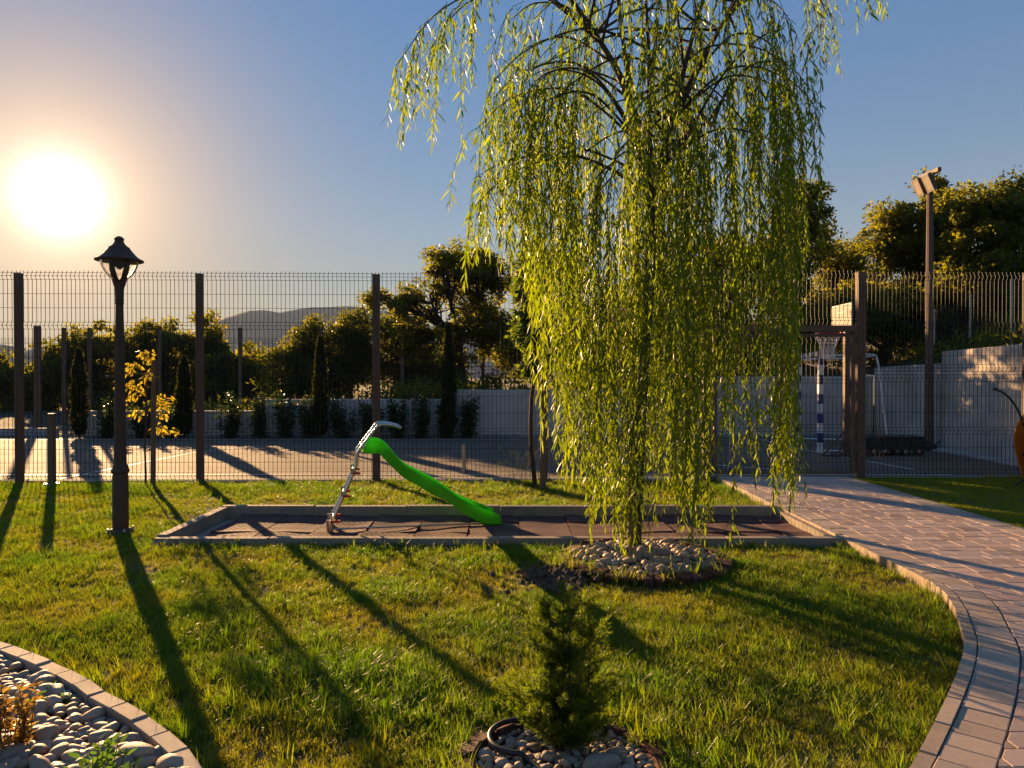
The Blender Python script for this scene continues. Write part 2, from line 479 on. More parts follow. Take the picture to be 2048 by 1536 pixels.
# stone bed kerb, lower left
BED = [(-3.35, 4.14), (-2.73, 3.87), (-2.45, 3.71), (-2.07, 3.46), (-1.81, 3.24), (-1.62, 3.11), (-1.42, 2.94), (-1.26, 2.79), (-1.14, 2.65), (-1.0, 2.42), (-.93, 2.2), (-.9, 1.9)]
bed_curve = smooth_poly(BED, 6)
def bed_side(x, y):
    "y of the bed's outer edge at x; below it is bed"
    if x >= bed_curve[-1].x: return -9
    if x <= bed_curve[0].x: return bed_curve[0].y + (bed_curve[0].x - x) * .4
    for i in range(len(bed_curve) - 1):
        a, b = bed_curve[i], bed_curve[i + 1]
        if a.x <= x <= b.x:
            u = (x - a.x) / max(1e-6, b.x - a.x)
            return a.y + (b.y - a.y) * u
    return -9

RING1 = (1.06, 5.80, .61)      # willow bed
RING2 = (.20, 2.72, .385)       # conifer bed
SBX = (-3.17, 2.92, 6.38, 7.96)

xs = [x * .12 for x in range(-100, 25)]
ys = [1.2 + j * .12 for j in range(75)]
lm = MB()
nx = len(xs)
def lz(x, y):
    z = lawn_z(x, y)
    if SBX[0] - .05 < x and SBX[2] - .02 < y < SBX[3] + .02: z -= .09
    if y < bed_side(x, y) + .02: z -= .12
    if math.hypot(x - RING2[0], y - RING2[1]) < RING2[2] + .02: z -= .06
    return z
lm.v = [(x, y, lz(x, y)) for y in ys for x in xs]
lm.f = [(j * nx + i, j * nx + i + 1, (j + 1) * nx + i + 1, (j + 1) * nx + i) for j in range(len(ys) - 1) for i in range(nx - 1)
        if xs[i] < edge_x(ys[j]) + .05]
lm.build('lawn', M_lawn, None, True, None, 'structure')

# artificial turf to the right of the path
def turf_z(x, y): return .052 + .02 * nz(x, y, .7, 5.5) + .03 * max(0, min(1, (x - 5) / 3))
grid_mesh('turf', [4.83 + i * .2 for i in range(36)], [2 + j * .2 for j in range(42)], turf_z, M_lawn)

# court
m = MB(); m.prism([(-20, 10.42), (9.25, 10.42), (9.25, 18.02), (-20, 18.02)], -.25, 0.0)
court = m.build('court', M_asphalt, None, False, None, 'structure')
def line(p0, p1, w=.05):
    p0, p1 = Vector(p0[:2]), Vector(p1[:2]); d = (p1 - p0).normalized(); q = Vector((-d.y, d.x)) * w / 2
    m = MB(); m.add([(*(p0 + q), .004), (*(p0 - q), .004), (*(p1 - q), .004), (*(p1 + q), .004)], [(0, 1, 2, 3)])
    m.build('court_line', M_line, court)
line((-19, 11.0), (6.7, 11.0))
line(G(100, 962), G(400, 903)); line(G(400, 903), G(520, 893))
line((-19, 17.3), (6.2, 17.3))
line(G(1594, 897), G(1830, 940)); line((5.92, 17.3), G(1594, 897))
arc = [(5.9 + 3.4 * math.cos(R(a)), 14.6 + 3.4 * math.sin(R(a))) for a in range(110, 251, 10)]
for a, b in zip(arc, arc[1:]): line(a, b)
# pale concrete apron and gravel by the wall
m = MB(); m.prism([(8.35, 10.6), (9.02, 10.6), (9.02, 18.0), (8.55, 18.0)], .001, .035)
m.build('apron', M_conc, None, False, None, 'structure')
m = MB(); m.prism([(-20, 18.03), (9.0, 18.03), (9.0, 18.21), (-20, 18.21)], -.2, .03)
m.build('gravel_strip', M_gravel, None, False, None, 'structure')
rng = np.random.default_rng(3)
m = MB()
for i in range(420):
    x, y = rng.uniform(-14, 8.6), 18.10 + rng.normal() * .06
    y = min(18.19, max(17.93, y)); r_ = rng.uniform(.02, .05)
    m.lathe([(.3 * r_, 0), (r_, .35 * r_), (.8 * r_, .9 * r_), (.25 * r_, 1.15 * r_)], (x, y, .02 if y > 18.03 else 0), 5)
m.build('loose_stones', M_gravel, None, True, 60, 'stuff')

# land behind the walls
def bank_z(x, y):
    top = np.interp(x, [-30, -11, -10, -6, -5, -1, 0, 5.5, 6.5, 9.4], [.0, .1, .5, .55, .8, .85, 1.05, 1.1, 1.4, 1.6])
    d = y - 18.4
    return float(top) - .06 + .25 * nz(x, y, .25, 2) * min(1, d / 3) + (.10 * d * max(0, min(1, (x - 1) / 8)) if d > 0 else 0)
grid_mesh('bank', [-40 + i for i in range(0, 50)] , [18.42, 18.9, 19.6, 20.5, 22, 24, 26, 29, 33, 38, 46, 60], bank_z, M_bank)
def hill_z(x, y):
    d = x - 9.32
    return 1.66 + .04 * (14 - y) * (1 if y < 18.4 else .3) + .22 * d + .3 * nz(x, y, .3, 7) * min(1, d / 3)
grid_mesh('hillside', [9.34, 9.7, 10.3, 11, 12, 13, 14.5, 16, 18, 20, 23, 27, 32, 40, 55], [3 + j * 1.5 for j in range(38)], hill_z, M_bank)

# far mountains
def mountain(name, prof, Y, depth, seed):
    pxs = [p[0] for p in prof]
    m = MB(); cols = list(range(int(pxs[0]), int(pxs[-1]) + 1, 6)); rows = 16
    for j in range(rows):
        u = j / (rows - 1)
        for px in cols:
            yy = Y - depth * (1 - u)
            top = CAMH + (HZ - np.interp(px, pxs, [p[1] for p in prof])) * Y / F
            x = (px - CX) * Y / F
            h = top * (u ** .8)
            h += (mnoise.fractal((x * .004 + seed, yy * .004, seed), 1.0, 2.1, 5)) * top * .05 * (.35 + .65 * math.sin(math.pi * u) + .12 * u)
            m.v.append((x, yy, h))
    n = len(cols)
    back = len(m.v)
    m.f = [(j * n + i, j * n + i + 1, (j + 1) * n + i + 1, (j + 1) * n + i) for j in range(rows - 1) for i in range(n - 1)]
    for px in cols: m.v.append(((px - CX) * Y / F, Y + 900, -.6))
    m.f += [((rows - 1) * n + i, (rows - 1) * n + i + 1, back + i + 1, back + i) for i in range(n - 1)]
    return m.build(name, M_hill, None, True, None, 'structure')
mountain('mountain', [(-900, 730), (-300, 720), (200, 715), (330, 690), (400, 655), (450, 634), (500, 620), (530, 619), (558, 625), (585, 620), (625, 613), (700, 612), (745, 617), (800, 632), (870, 655), (960, 676), (1100, 690), (1400, 700), (2200, 715), (3000, 740)], 2900, 430, 4.0)
mountain('mountain', [(-900, 700), (-200, 690), (0, 688), (55, 697), (100, 690), (160, 683), (240, 690), (330, 700), (420, 712), (520, 722), (620, 728), (800, 735), (1000, 742)], 2100, 220, 9.0)

# the evening air between here and the mountains
hm, ht = nmat('haze_air')
pv = N(ht, 'ShaderNodeVolumePrincipled', ins={'Color': (.55, .72, 1.0, 1), 'Density': .00008, 'Anisotropy': 0.0})
ho = N(ht, 'ShaderNodeOutputMaterial'); link(ht, pv.outputs[0], ho.inputs['Volume'])
m = MB(); m.box((0, 2200, 198.5), (9600, 4800, 400)); m.build('haze', hm, None, kind='stuff')

# ------------------------------------------------------------------ path of pavers
path = thing('path', None, None, (3.84, 6, 0), kind='structure')
m = MB()
ysr = [10.44, 9, 8, 7, 6, 5.5] + [5.25 - .15 * i for i in range(24)]
for i in range(len(ysr) - 1):
    a, b = ysr[i], ysr[i + 1]
    m.add([(edge_x(a) + .03, a, .052), (edge_x(b) + .03, b, .052), (4.80, b, .052), (4.80, a, .052)], [(0, 1, 2, 3)])
m.build('joint_bed', M_sandjoint, path)
def off(curve, d):
    out = []
    for i, p in enumerate(curve):
        t_ = (curve[min(i + 1, len(curve) - 1)] - curve[max(i - 1, 0)]).normalized()
        out.append(p + Vector((-t_.y, t_.x)) * d)     # curve runs towards the viewer; the left normal there is +X
    return out
def resample(curve, step, start=0.0):
    d, out, nxt = 0.0, [], start
    for a, b in zip(curve, curve[1:]):
        l = (b - a).length
        while d + l >= nxt:
            out.append(a + (b - a) * ((nxt - d) / l)); nxt += step
        d += l
    return out
fine_edge = []
for a, b in zip(edge_curve, edge_curve[1:]):
    k = max(1, int((b - a).length / .03))
    fine_edge += [a + (b - a) * (i / k) for i in range(k)]
def strip(name, mat, d0, d1, step, z1, gap, z0=-.06, jit=.003):
    mid = resample(fine_edge, .01)
    n = int(step / .01)
    i = 0
    rr = random.Random(hash(name) % 100 if False else len(name))
    while i + n < len(mid):
        st_ = n
        p, q = mid[i], mid[i + st_]
        tp = (mid[min(i + 3, len(mid) - 1)] - mid[max(i - 3, 0)]).normalized(); tq = (mid[min(i + st_ + 3, len(mid) - 1)] - mid[i + st_ - 3]).normalized()
        np_, nq = Vector((-tp.y, tp.x)), Vector((-tq.y, tq.x))
        g = gap / 2
        poly = [p + np_ * (d0 + g) + tp * g, q + nq * (d0 + g) - tq * g, q + nq * (d1 - g) - tq * g, p + np_ * (d1 - g) + tp * g]
        m = MB(); m.prism([tuple(v) for v in poly], z0, z1 + rr.uniform(-jit, jit), .003)
        m.build(name, mat, path)
        i += st_
strip('kerb_stone', M_kerb, 0.0, .064, .30, .062, .006)
strip('border_paver', M_border, .063, .245, .14, .060, .006, .02)
# right hand border, straight
rr = random.Random(4)
y = 10.42
while y > 3.2:
    m = MB(); m.prism([(4.565, y - .133), (4.755, y - .133), (4.755, y), (4.565, y)], .02, .060 + rr.uniform(-.003, .003), .003)
    m.build('border_paver', M_border, path); y -= .14
y = 10.42
while y > 3.2:
    m = MB(); m.prism([(4.762, y - .49), (4.822, y - .49), (4.822, y), (4.762, y)], -.06, .062 + rr.uniform(-.002, .002), .003)
    m.build('kerb_stone', M_kerb, path); y -= .50
# main field
soldier = off(fine_edge, .247)
def sold_x(yq):
    for a, b in zip(soldier, soldier[1:]):
        if a.y >= yq >= b.y:
            return a.x + (b.x - a.x) * (a.y - yq) / max(1e-6, a.y - b.y)
    return soldier[-1].x if yq < soldier[-1].y else soldier[0].x
pieces = []
y = 10.42; rown = 0
while y > 1.9:
    h = .132
    y1 = y - h
    x = sold_x((y + y1) / 2) + .002 if y1 > soldier[-1].y else 1.0
    first = True
    xx = min(sold_x(y), sold_x(y1))
    xx -= (rown * .067) % .17
    while xx < 4.555:
        w = rr.choice((.135, .20, .20, .265))
        x0, x1 = xx, min(xx + w, 4.557)
        xx += w
        la, lb = sold_x(y) + .004, sold_x(y1) + .004
        if x1 < max(la, lb) + .012:
            if la > lb and x1 > lb + .02:
                yb = min(y - .0035, y1 + .0035 + (x1 - .0035 - lb) / (la - lb) * h)
                if yb - y1 > .02: pieces.append([(lb, y1 + .0035), (x1 - .0035, y1 + .0035), (x1 - .0035, yb), (x1 - .006, yb)])
            continue
        A = max(x0 + .0035, la); B = max(x0 + .0035, lb)
        if 4.557 - x1 < .04: x1 = 4.557; xx = 9
        if x1 - min(A, B) < .018: continue
        poly = [(B, y1 + .0035), (x1 - .0035, y1 + .0035), (x1 - .0035, y - .0035), (A, y - .0035)]
        xl = x0 + .0035
        if lb < xl - .004 and la > xl + .004: poly.append((xl, y1 + (xl - lb) / (la - lb) * h))
        pieces.append(poly)
    y = y1; rown += 1
def inview(poly):
    cx = sum(p[0] for p in poly) / len(poly); cyy = sum(p[1] for p in poly) / len(poly)
    return abs(cx) < cyy * .80 + .15 and cyy > 2.3
pieces = [p for p in pieces if p[0][1] > 1.9]
pieces.sort(key=lambda p: p[0][1] if inview(p) else 99)
rest = MB()
for k, poly in enumerate(pieces):
    z = .059 + rr.uniform(-.0016, .0016)
    if k < 296:
        m = MB(); m.prism(poly, .015, z, .002); m.build('paver', M_paver, path)
    else:
        rest.prism(poly, .015, z, .002)
rest.build('paver', M_paver, path, kind='stuff')

# ------------------------------------------------------------------ fences
def wire_profile(folds, zs_plain, top, bottom):
    pts = [(bottom, 0.0)]
    ev = []
    for f in folds: ev += [(f - .05, 0.0), (f, -.030), (f + .05, 0.0)]
    ev += [(z, 0.0) for z in zs_plain]
    ev.sort()
    return [(bottom, 0.0)] + ev + [(top, 0.0)], ev
def wire_panel(parent, p0, p1, folds, plain, bottom, top, spacing=.06, r_=.0028, z_off=0.0, name='wire_panel', slope=0.0):
    p0, p1 = Vector((p0[0], p0[1])), Vector((p1[0], p1[1]))
    d = (p1 - p0); Lg = d.length; d.normalize(); q = Vector((-d.y, d.x))
    prof, ev = wire_profile(folds, plain, top, bottom)
    n = int(Lg / spacing)
    m = MB()
    for i in range(n + 1):
        b = p0 + d * (i * Lg / n)
        dz = z_off + slope * i / n
        P, fs = [], []
        for z, o in prof:
            c = b + q * o
            for sx, sy in ((-1, -1), (1, -1), (1, 1), (-1, 1)):
                v = c + d * sx * r_ + q * sy * r_
                P.append((v.x, v.y, z + dz))
        for k in range(len(prof) - 1):
            for e in range(4):
                fs.append((k * 4 + e, k * 4 + (e + 1) % 4, k * 4 + 4 + (e + 1) % 4, k * 4 + 4 + e))
        m.add(P, fs)
    for z, o in ev:
        c0, c1 = p0 + q * (o + r_ * 2.05), p1 + q * (o + r_ * 2.05)
        m.tube([(c0.x, c0.y, z + z_off), (c1.x, c1.y, z + z_off + slope)], r_, 4, False)
    return m.build(name, M_wire, parent)
UP_F, UP_P = [2.915, 2.215, 1.59], [2.665, 2.467, 1.966, 1.77]
LO_F, LO_P = [1.47, .70, .08], [1.21, .97, .458, .269]
def fence_y(x): return 10.18 + (x + 6.9) * .026
fence = thing('mesh_fence', 'tall dark steel mesh fence with square posts between the lawn and the sports court', 'fence', (0, 10.3, 0))
POSTS = [-9.40, -6.92, -4.41, -1.93, .46, 2.80, 5.04, 7.50, 9.85]
def fence_post(parent, x, y, h, w=.105, z0=-.05):
    m = MB()
    m.box((x, y, (h + z0) / 2), (w, w * .9, h - z0))
    for dx in (-w * .22, w * .22):
        m.box((x + dx, y - w * .45 - .004, h * .48), (w * .12, .010, h * .93))
    m.box((x, y, h + .006), (w * 1.06, w * .98, .012))
    p = m.build('post', M_steel, parent)
    b = MB(); b.box((x, y, .012), (w * 1.9, w * 1.9, .012))
    for sx in (-1, 1):
        for sy in (-1, 1):
            b.lathe([(.012, 0), (.012, .02), (.006, .024)], (x + sx * w * .75, y + sy * w * .75, .018), 6)
    b.build('base_plate', M_steel, p)
    for zc in (.35, 1.15, 1.75, 2.6):
        if zc < h - .2:
            c = MB(); c.box((x, y - w * .45 - .013, zc), (w * .42, .012, .035)); c.build('clamp', M_steel, p)
    return p
for i, x in enumerate(POSTS):
    w = .112 if x in (2.80, 5.04) else .088 if x < -3 else .098
    fence_post(fence, x, fence_y(x), 2.93 if x < 2 else 2.99, w)
for a, b in zip(POSTS, POSTS[1:]):
    dz = .0 if a < 0 else .03
    A, B = (a + .02, fence_y(a) + .075), (b - .02, fence_y(b) + .075)
    gate_bay = abs(a - 2.80) < .01
    if gate_bay:
        wire_panel(fence, (a + .07, fence_y(a)), (b - .07, fence_y(b)), [2.95, 2.30], [2.72, 2.52], 2.24, 3.03)
    else:
        wire_panel(fence, A, B, UP_F, UP_P, 1.53, 2.99, z_off=dz)
        wire_panel(fence, A, B, LO_F, LO_P, .02, 1.53, z_off=0)
m = MB(); m.box((3.92, (fence_y(2.8) + fence_y(5.04)) / 2, 2.185), (2.24 - .114, .075, .09))
m.build('crossbar', M_steel, fence)
# concrete footing strip under the fence
for a, b in zip(POSTS, POSTS[1:]):
    if abs(a - 2.80) < .01: continue
    m = MB(); m.prism([(a + .01, fence_y(a) + .02), (b - .01, fence_y(b) + .02), (b - .01, fence_y(b) + .20), (a + .01, fence_y(a) + .20)], -.15, .025, .004)
    m.build('footing', M_conc, fence)

gate = thing('mesh_gate', 'double steel mesh gate closing the paved path under the fence crossbar', 'gate', (3.92, 10.46, 0))
gx0, gx1 = 2.80 + .09, 5.04 - .09
gm = (gx0 + gx1) / 2
for a, b in ((gx0, gm - .012), (gm + .012, gx1)):
    m = MB()
    ya = fence_y(a); yb = fence_y(b)
    for x in (a + .025, b - .025): m.box((x, fence_y(x), 1.10), (.05, .05, 2.03))
    for z in (.11, 2.09): m.box(((a + b) / 2, (ya + yb) / 2, z), (b - a - .104, .046, .046))
    fr = m.build('gate_frame', M_steel, gate)
    wire_panel(fr, (a + .06, ya), (b - .06, yb), [2.0, 1.45, .75, .2], [1.7, 1.2, .97, .5], .135, 2.065)
    hx = a - .012 if a == gx0 else b + .012
    for z in (.45, 1.72):
        hm = MB(); hm.lathe([(.016, -.05), (.016, .05)], (hx, fence_y(hx) - .045, z), 8); hm.box((hx, fence_y(hx) - .035, z), (.05, .012, .03))
        hm.build('hinge', M_steel, fr)
m = MB(); m.box((gm - .05, fence_y(gm) - .04, 1.05), (.06, .03, .18)); m.tube([(gm - .05, fence_y(gm) - .055, 1.1), (gm - .05, fence_y(gm) - .10, 1.1), (gm - .16, fence_y(gm) - .10, 1.1)], .009, 8)
m.build('lock', M_steel, gate)

far = thing('mesh_fence', 'lower dark mesh fence beyond the court running behind the bushes and far wall', 'fence', (-5, 22.5, 0))
FP = [-16.6, -14.72, -13.9, -13.1, -10.94, -8.43, -5.93, -3.4, -.9, 1.6]
for x in FP:
    m = MB(); h = 2.72 if x > -14 else 2.78
    w = .10 if x > -13.95 else .2
    if abs(x + 14.72) < .01: w = .19
    m.box((x, 22.5, h / 2), (w, .09, h + .6)); m.build('post', M_steel, far)
for a, b in zip(FP, FP[1:]):
    wire_panel(far, (a + .06, 22.5), (b - .06, 22.5), [2.65, 2.1, 1.5, .9], [2.4, 1.8, 1.2, .6, .35], .2, 2.72, .10, .003)
hf = thing('mesh_fence', 'small mesh fence with pale posts up on the slope above the white wall', 'fence', (11, 16, 2))
HP = [V(1940, 592, 17.5), V(2022, 562, 16.0), V(2110, 530, 14.8), V(1868, 622, 19)]
HP.sort(key=lambda p: -p.y)
for p in HP:
    base = hill_z(p.x, p.y) - .1
    m = MB(); m.tube([(p.x, p.y, base), (p.x, p.y, p.z)], .03, 8); m.lathe([(.035, 0), (.035, .03), (.01, .045)], (p.x, p.y, p.z), 8)
    m.build('post', M_galv, hf)
for a, b in zip(HP, HP[1:]):
    m = MB()
    for k, r_ in ((.06, .018), (.14, .006), (.45, .006), (.75, .006), (1.05, .006)):
        m.tube([(a.x, a.y, a.z - k), (b.x, b.y, b.z - k)], r_, 5, False)
    n = 34
    for i in range(1, n):
        p = a.lerp(b, i / n); m.tube([(p.x, p.y, p.z - .05), (p.x, p.y, p.z - 1.1)], .003, 3, False)
    m.build('wire_panel', M_wire, hf)

# ------------------------------------------------------------------ concrete walls
def wall_run(th, x0, x1, y0, y1, top, n, thick=.2, z0=-.15, lean=0.0):
    for i in range(n):
        a, b = i / n, (i + 1) / n
        xa, xb = x0 + (x1 - x0) * a, x0 + (x1 - x0) * b
        ya, yb = y0 + (y1 - y0) * a, y0 + (y1 - y0) * b
        d = Vector((xb - xa, yb - ya)).normalized(); q = Vector((d.y, -d.x))
        pa, pb = Vector((xa, ya)) + d * .004, Vector((xb, yb)) - d * .004
        ta, tb = (top(a), top(b)) if callable(top) else (top, top)
        m = MB()
        # lower and upper pour with a recessed joint between them
        mids = [z0, .62, .63, ta - .012, ta] if ta > .9 else [z0, ta - .012, ta]
        ins = [0, 0, .008, 0, .012] if ta > .9 else [0, 0, .012]
        mids_b = [z0, .62, .63, tb - .012, tb] if ta > .9 else [z0, tb - .012, tb]
        k = len(mids); P = []; fs = []
        for za, zb, s in zip(mids, mids_b, ins):
            for pt, z in ((pa, za), (pb, zb)):
                f_ = pt + q * (-s); bk = pt - q * thick
                P += [(f_.x, f_.y, z), (bk.x, bk.y, z)]
        for j in range(k - 1):
            a0, b0 = j * 4, (j + 1) * 4
            fs += [(a0, a0 + 2, b0 + 2, b0), (a0 + 3, a0 + 1, b0 + 1, b0 + 3), (a0 + 1, a0, b0, b0 + 1), (a0 + 2, a0 + 3, b0 + 3, b0 + 2)]
        e = (k - 1) * 4
        fs += [(e, e + 2, e + 3, e + 1), (1, 3, 2, 0)]
        m.add(P, fs); m.build('wall_panel', M_conc_wall, th)
wb = thing('concrete_wall', 'long stepped grey concrete wall along the far side of the court behind the bushes', 'wall', (-1, 18.25, 0))
for (x0, x1, tp, n) in ((-10.75, -6.35, .64, 2), (-6.35, -1.45, .93, 2), (-1.45, 4.7, 1.17, 3), (4.7, 9.08, 1.52, 2)):
    wall_run(wb, x0, x1, 18.22, 18.22, tp, n)
ws = thing('concrete_wall', 'high pale concrete retaining wall at the right end of the court with a stepped top', 'wall', (9.2, 14, 0))
wall_run(ws, 9.10, 9.10, 18.21, 15.35, lambda u: 1.73 + .05 * u, 2)
wall_run(ws, 9.10, 9.06, 15.35, 8.2, lambda u: 2.03 + .14 * u, 4)
kl = thing('low_kerb', 'low pale kerb at the far left edge of the court', 'kerb', (-13, 18.3, 0))
for i in range(5):
    m = MB(); m.cbox((-19.6 + i * 1.8, 18.33, .02), (1.78, .16, .36), .01); m.build('kerb_stone', M_conc, kl)

# ------------------------------------------------------------------ sandpit: borders, rubber tiles, slide
ps = thing('play_surface', None, None, (0, 7.2, 0), kind='structure')
m = MB(); m.add([(SBX[0] + .05, SBX[2] + .05, -.062), (SBX[1], SBX[2] + .05, -.062), (SBX[1], SBX[3] - .05, -.062), (SBX[0] + .05, SBX[3] - .05, -.062)], [(0, 1, 2, 3)])
m.build('sand', M_sand, ps)
bd = thing('pit_border', 'concrete edging beams round the sunken rubber play area under the green slide', 'edging', (0, 7.2, 0))
def beam(x0, x1, y0, y1, zt=.075):
    m = MB(); m.prism([(x0, y0), (x1, y0), (x1, y1), (x0, y1)], -.2, zt, .006); m.build('beam', M_beam, bd)
L0, L1 = SBX[0], SBX[1] - .004
n = 6
for i in range(n):
    a, b = L0 + (L1 - L0) * i / n, L0 + (L1 - L0) * (i + 1) / n
    beam(a + .003, b - .003, SBX[2], SBX[2] + .085, .060 + .004 * (i % 2))
    beam(a + .003, b - .003, SBX[3] - .085, SBX[3], .078 + .004 * ((i + 1) % 2))
beam(L0, L0 + .085, SBX[2] + .088, SBX[3] - .088, .075)
# pour of concrete under the path edge, seen inside the pit
m = MB(); m.prism([(2.86, SBX[2] + .09), (2.915, SBX[2] + .09), (2.915, SBX[3] - .09), (2.86, SBX[3] - .09)], -.2, .045, .004); m.build('beam', M_beam, bd)
def rubber_tile(x0, y0, sx, sy, rr):
    n = 5
    cor = [rr.uniform(-.004, .022) for _ in range(4)]
    P = []
    for lay in (0, 1):
        for j in range(n + 1):
            for i in range(n + 1):
                u, v = i / n, j / n
                z = (cor[0] * (1 - u) * (1 - v) + cor[1] * u * (1 - v) + cor[2] * u * v + cor[3] * (1 - u) * v)
                z *= abs(2 * max(abs(u - .5), abs(v - .5))) ** 2
                z += .004 * math.sin(u * 6 + x0 * 3)
                P.append((x0 + .005 + (sx - .01) * u, y0 + .005 + (sy - .01) * v, -.058 + (.032 if lay else 0) + z))
    k = n + 1; top = k * k
    fs = []
    for j in range(n):
        for i in range(n):
            a = j * k + i
            fs.append((top + a, top + a + 1, top + a + k + 1, top + a + k))
    for i in range(n):
        for a, b in ((i, i + 1), (n * k + i + 1, n * k + i), ((i + 1) * k, i * k), (i * k + n, (i + 1) * k + n)):
            fs.append((a, b, top + b, top + a))
    m = MB(); m.add(P, fs); m.build('rubber_tile', M_tile, ps, True, 40)
rr = random.Random(12)
ty = [6.50, 7.0, 7.5]
for j, y0 in enumerate(ty):
    sy = .5 if j < 2 else .36
    x0 = -2.93
    while x0 < 2.8:
        rubber_tile(x0, y0, min(.5, 2.85 - x0), sy, rr); x0 += .5

slide = thing('slide', 'small bright green plastic slide with a chrome ladder and red clips', 'slide', (-1.0, 7.2, 0))
SA = Vector((-1.765, 6.98)); SU = Vector((.973, .23)).normalized(); SW = Vector((-SU.y, SU.x))
def S(u, w, z):
    p = SA + SU * u + SW * w
    return Vector((p.x, p.y, z))
def sl_uz(px, py):
    "u, z of the slide's near side plane"
    k = (px - CX) / F                      # x = k*y
    u = (k * SA.y - SA.x) / (SU.x - k * SU.y)
    p = SA + SU * u
    return u, CAMH - (py - HZ) * p.y / F
upper = [(726, 899), (733, 887), (741, 881), (757, 882), (772, 889), (786, 904), (808, 929), (835, 945), (865, 960), (894, 978), (919, 996), (945, 1009), (972, 1019), (990, 1026), (1001, 1031)]
lower = [(724, 905), (733, 907), (745, 908), (758, 908), (767, 917), (779, 929), (806, 955), (835, 971), (865, 990), (894, 1002), (910, 1015), (930, 1030), (955, 1043), (972, 1050), (1004, 1050)]
upper = smooth_poly(upper, 3); lower = smooth_poly(lower, 3)
WD = .40
P, fs = [], []
prof_n = 12
for (a, b), (c, d) in zip(upper, lower):
    u0, z0 = sl_uz(a, b); u1, z1 = sl_uz(c, d)
    # cross-section: outer near wall up, rolled lip, inner wall down, floor, far wall up, lip, outer down
    hgt = z0 - z1
    def pt(w, f): return S(u1 + (u0 - u1) * f, w, z1 + hgt * f)
    P += [pt(.02, 0), pt(0, .1), pt(-.004, .9), pt(.006, 1.0), pt(.03, .97), pt(.036, .35), pt(.06, .2), pt(WD - .06, .2), pt(WD - .036, .35), pt(WD - .03, .97), pt(WD - .006, 1.0), pt(WD + .004, .9), pt(WD, .1), pt(WD - .02, 0)]
k = 14
for i in range(len(upper) - 1):
    for j in range(k):
        jj = (j + 1) % k
        fs.append((i * k + j, (i + 1) * k + j, (i + 1) * k + jj, i * k + jj))
fs.append(tuple(range(k))); fs.append(tuple(reversed(range((len(upper) - 1) * k, len(upper) * k))))
m = MB(); m.add(P, fs)
ch = m.build('chute', M_green, slide, True, 28)
def bez(pts, n=6):
    return smooth_poly([tuple(p) for p in pts], n)
rail_px = [(661, 1050), (668, 1034), (690, 985), (707, 946), (712, 932), (714, 912), (717, 903), (735, 879), (752, 857), (758, 851), (768, 849), (785, 851), (803, 856)]
for w in (.03, WD - .03):
    pts = []
    for a, b in rail_px:
        u, z = sl_uz(a, b); pts.append(tuple(S(u, w, z)))
    m = MB(); m.tube(bez(pts, 4), .0155, 10)
    rl = m.build('rail', M_chrome, slide, True, 60)
    u, z = sl_uz(660, 1058)
    f = MB(); f.tube([S(u, w, -.045), S(u - .01, w, .10)], .032, 12); f.build('foot', M_chrome, rl, True, 50)
for px_, py_ in ((667, 1041), (688, 990), (708, 944)):
    u, z = sl_uz(px_, py_)
    m = MB(); m.tube([S(u, -.005, z), S(u, WD + .005, z)], .017, 10)
    rg = m.build('rung', M_chrome, slide, True, 60)
    for w in (.03, WD - .03):
        c = MB(); c.tube([S(u - .012, w, z + .03), S(u - .006, w, z - .015)], .023, 10)
        c.build('sleeve', M_chrome, rg, True, 50)
    for w in (-.012, WD - .07):
        c = MB()
        M_ = Matrix((( SU.x, SW.x, 0), (SU.y, SW.y, 0), (0, 0, 1)))
        c.box(S(u + .022, w + .03, z - .016), (.075, .05, .022), M=M_)
        c.build('clip', M_red, rg)
u1, z1 = sl_uz(975, 1047)
for w in (.05,):
    m = MB(); m.tube([S(.02, w, .006), S(u1, w, -.008)], .009, 8)
    m.build('ground_bar', M_galv, slide, True, 60)
m = MB()
u, z = sl_uz(729, 893)
m.tube([S(u - .02, -.006, z), S(u - .02, WD + .006, z)], .018, 10); m.build('top_bar', M_chrome, slide, True, 60)

# ------------------------------------------------------------------ stones
rngs = np.random.default_rng(11)
def stone_mesh(i):
    bm = bmesh.new(); bmesh.ops.create_icosphere(bm, subdivisions=3, radius=1)
    off_ = rngs.uniform(-50, 50, 3)
    for v in bm.verts:
        n_ = mnoise.noise(Vector(v.co * .9) + Vector(off_)) * .28 + mnoise.noise(Vector(v.co * 2.2) + Vector(off_)) * .06
        v.co = v.co * (1 + n_)
        v.co.z *= .62; v.co.y *= .80
    me = bpy.data.meshes.new('stone'); bm.to_mesh(me); bm.free()
    me.polygons.foreach_set('use_smooth', [True] * len(me.polygons)); me.materials.append(M_stone)
    return me
STONES = [stone_mesh(i) for i in range(10)]
def scatter_stones(parent, inside, bounds, count, rmin, rmax, zf, seed, big=.15):
    rg = np.random.default_rng(seed)
    placed = []
    tries = 0
    while len(placed) < count and tries < count * 90:
        tries += 1
        x, y = rg.uniform(bounds[0], bounds[1]), rg.uniform(bounds[2], bounds[3])
        if not inside(x, y): continue
        r_ = rmin + (rmax - rmin) * rg.random() ** (1.0 if len(placed) < count * big else 2.4)
        hit = sum(1 for a, b, c in placed if (a - x) ** 2 + (b - y) ** 2 < ((c + r_) * .66) ** 2)
        if hit and tries < count * 80: continue
        placed.append((x, y, r_))
    for x, y, r_ in placed:
        s = r_ * rg.uniform(.9, 1.15)
        put('stone', STONES[rg.integers(10)], parent, (x, y, zf(x, y) + r_ * rg.uniform(.16, .42)), (rg.normal() * .25, rg.normal() * .25, rg.uniform(0, 6.28)), (s * rg.uniform(.9, 1.25), s, s * rg.uniform(.8, 1.1)))
    return placed
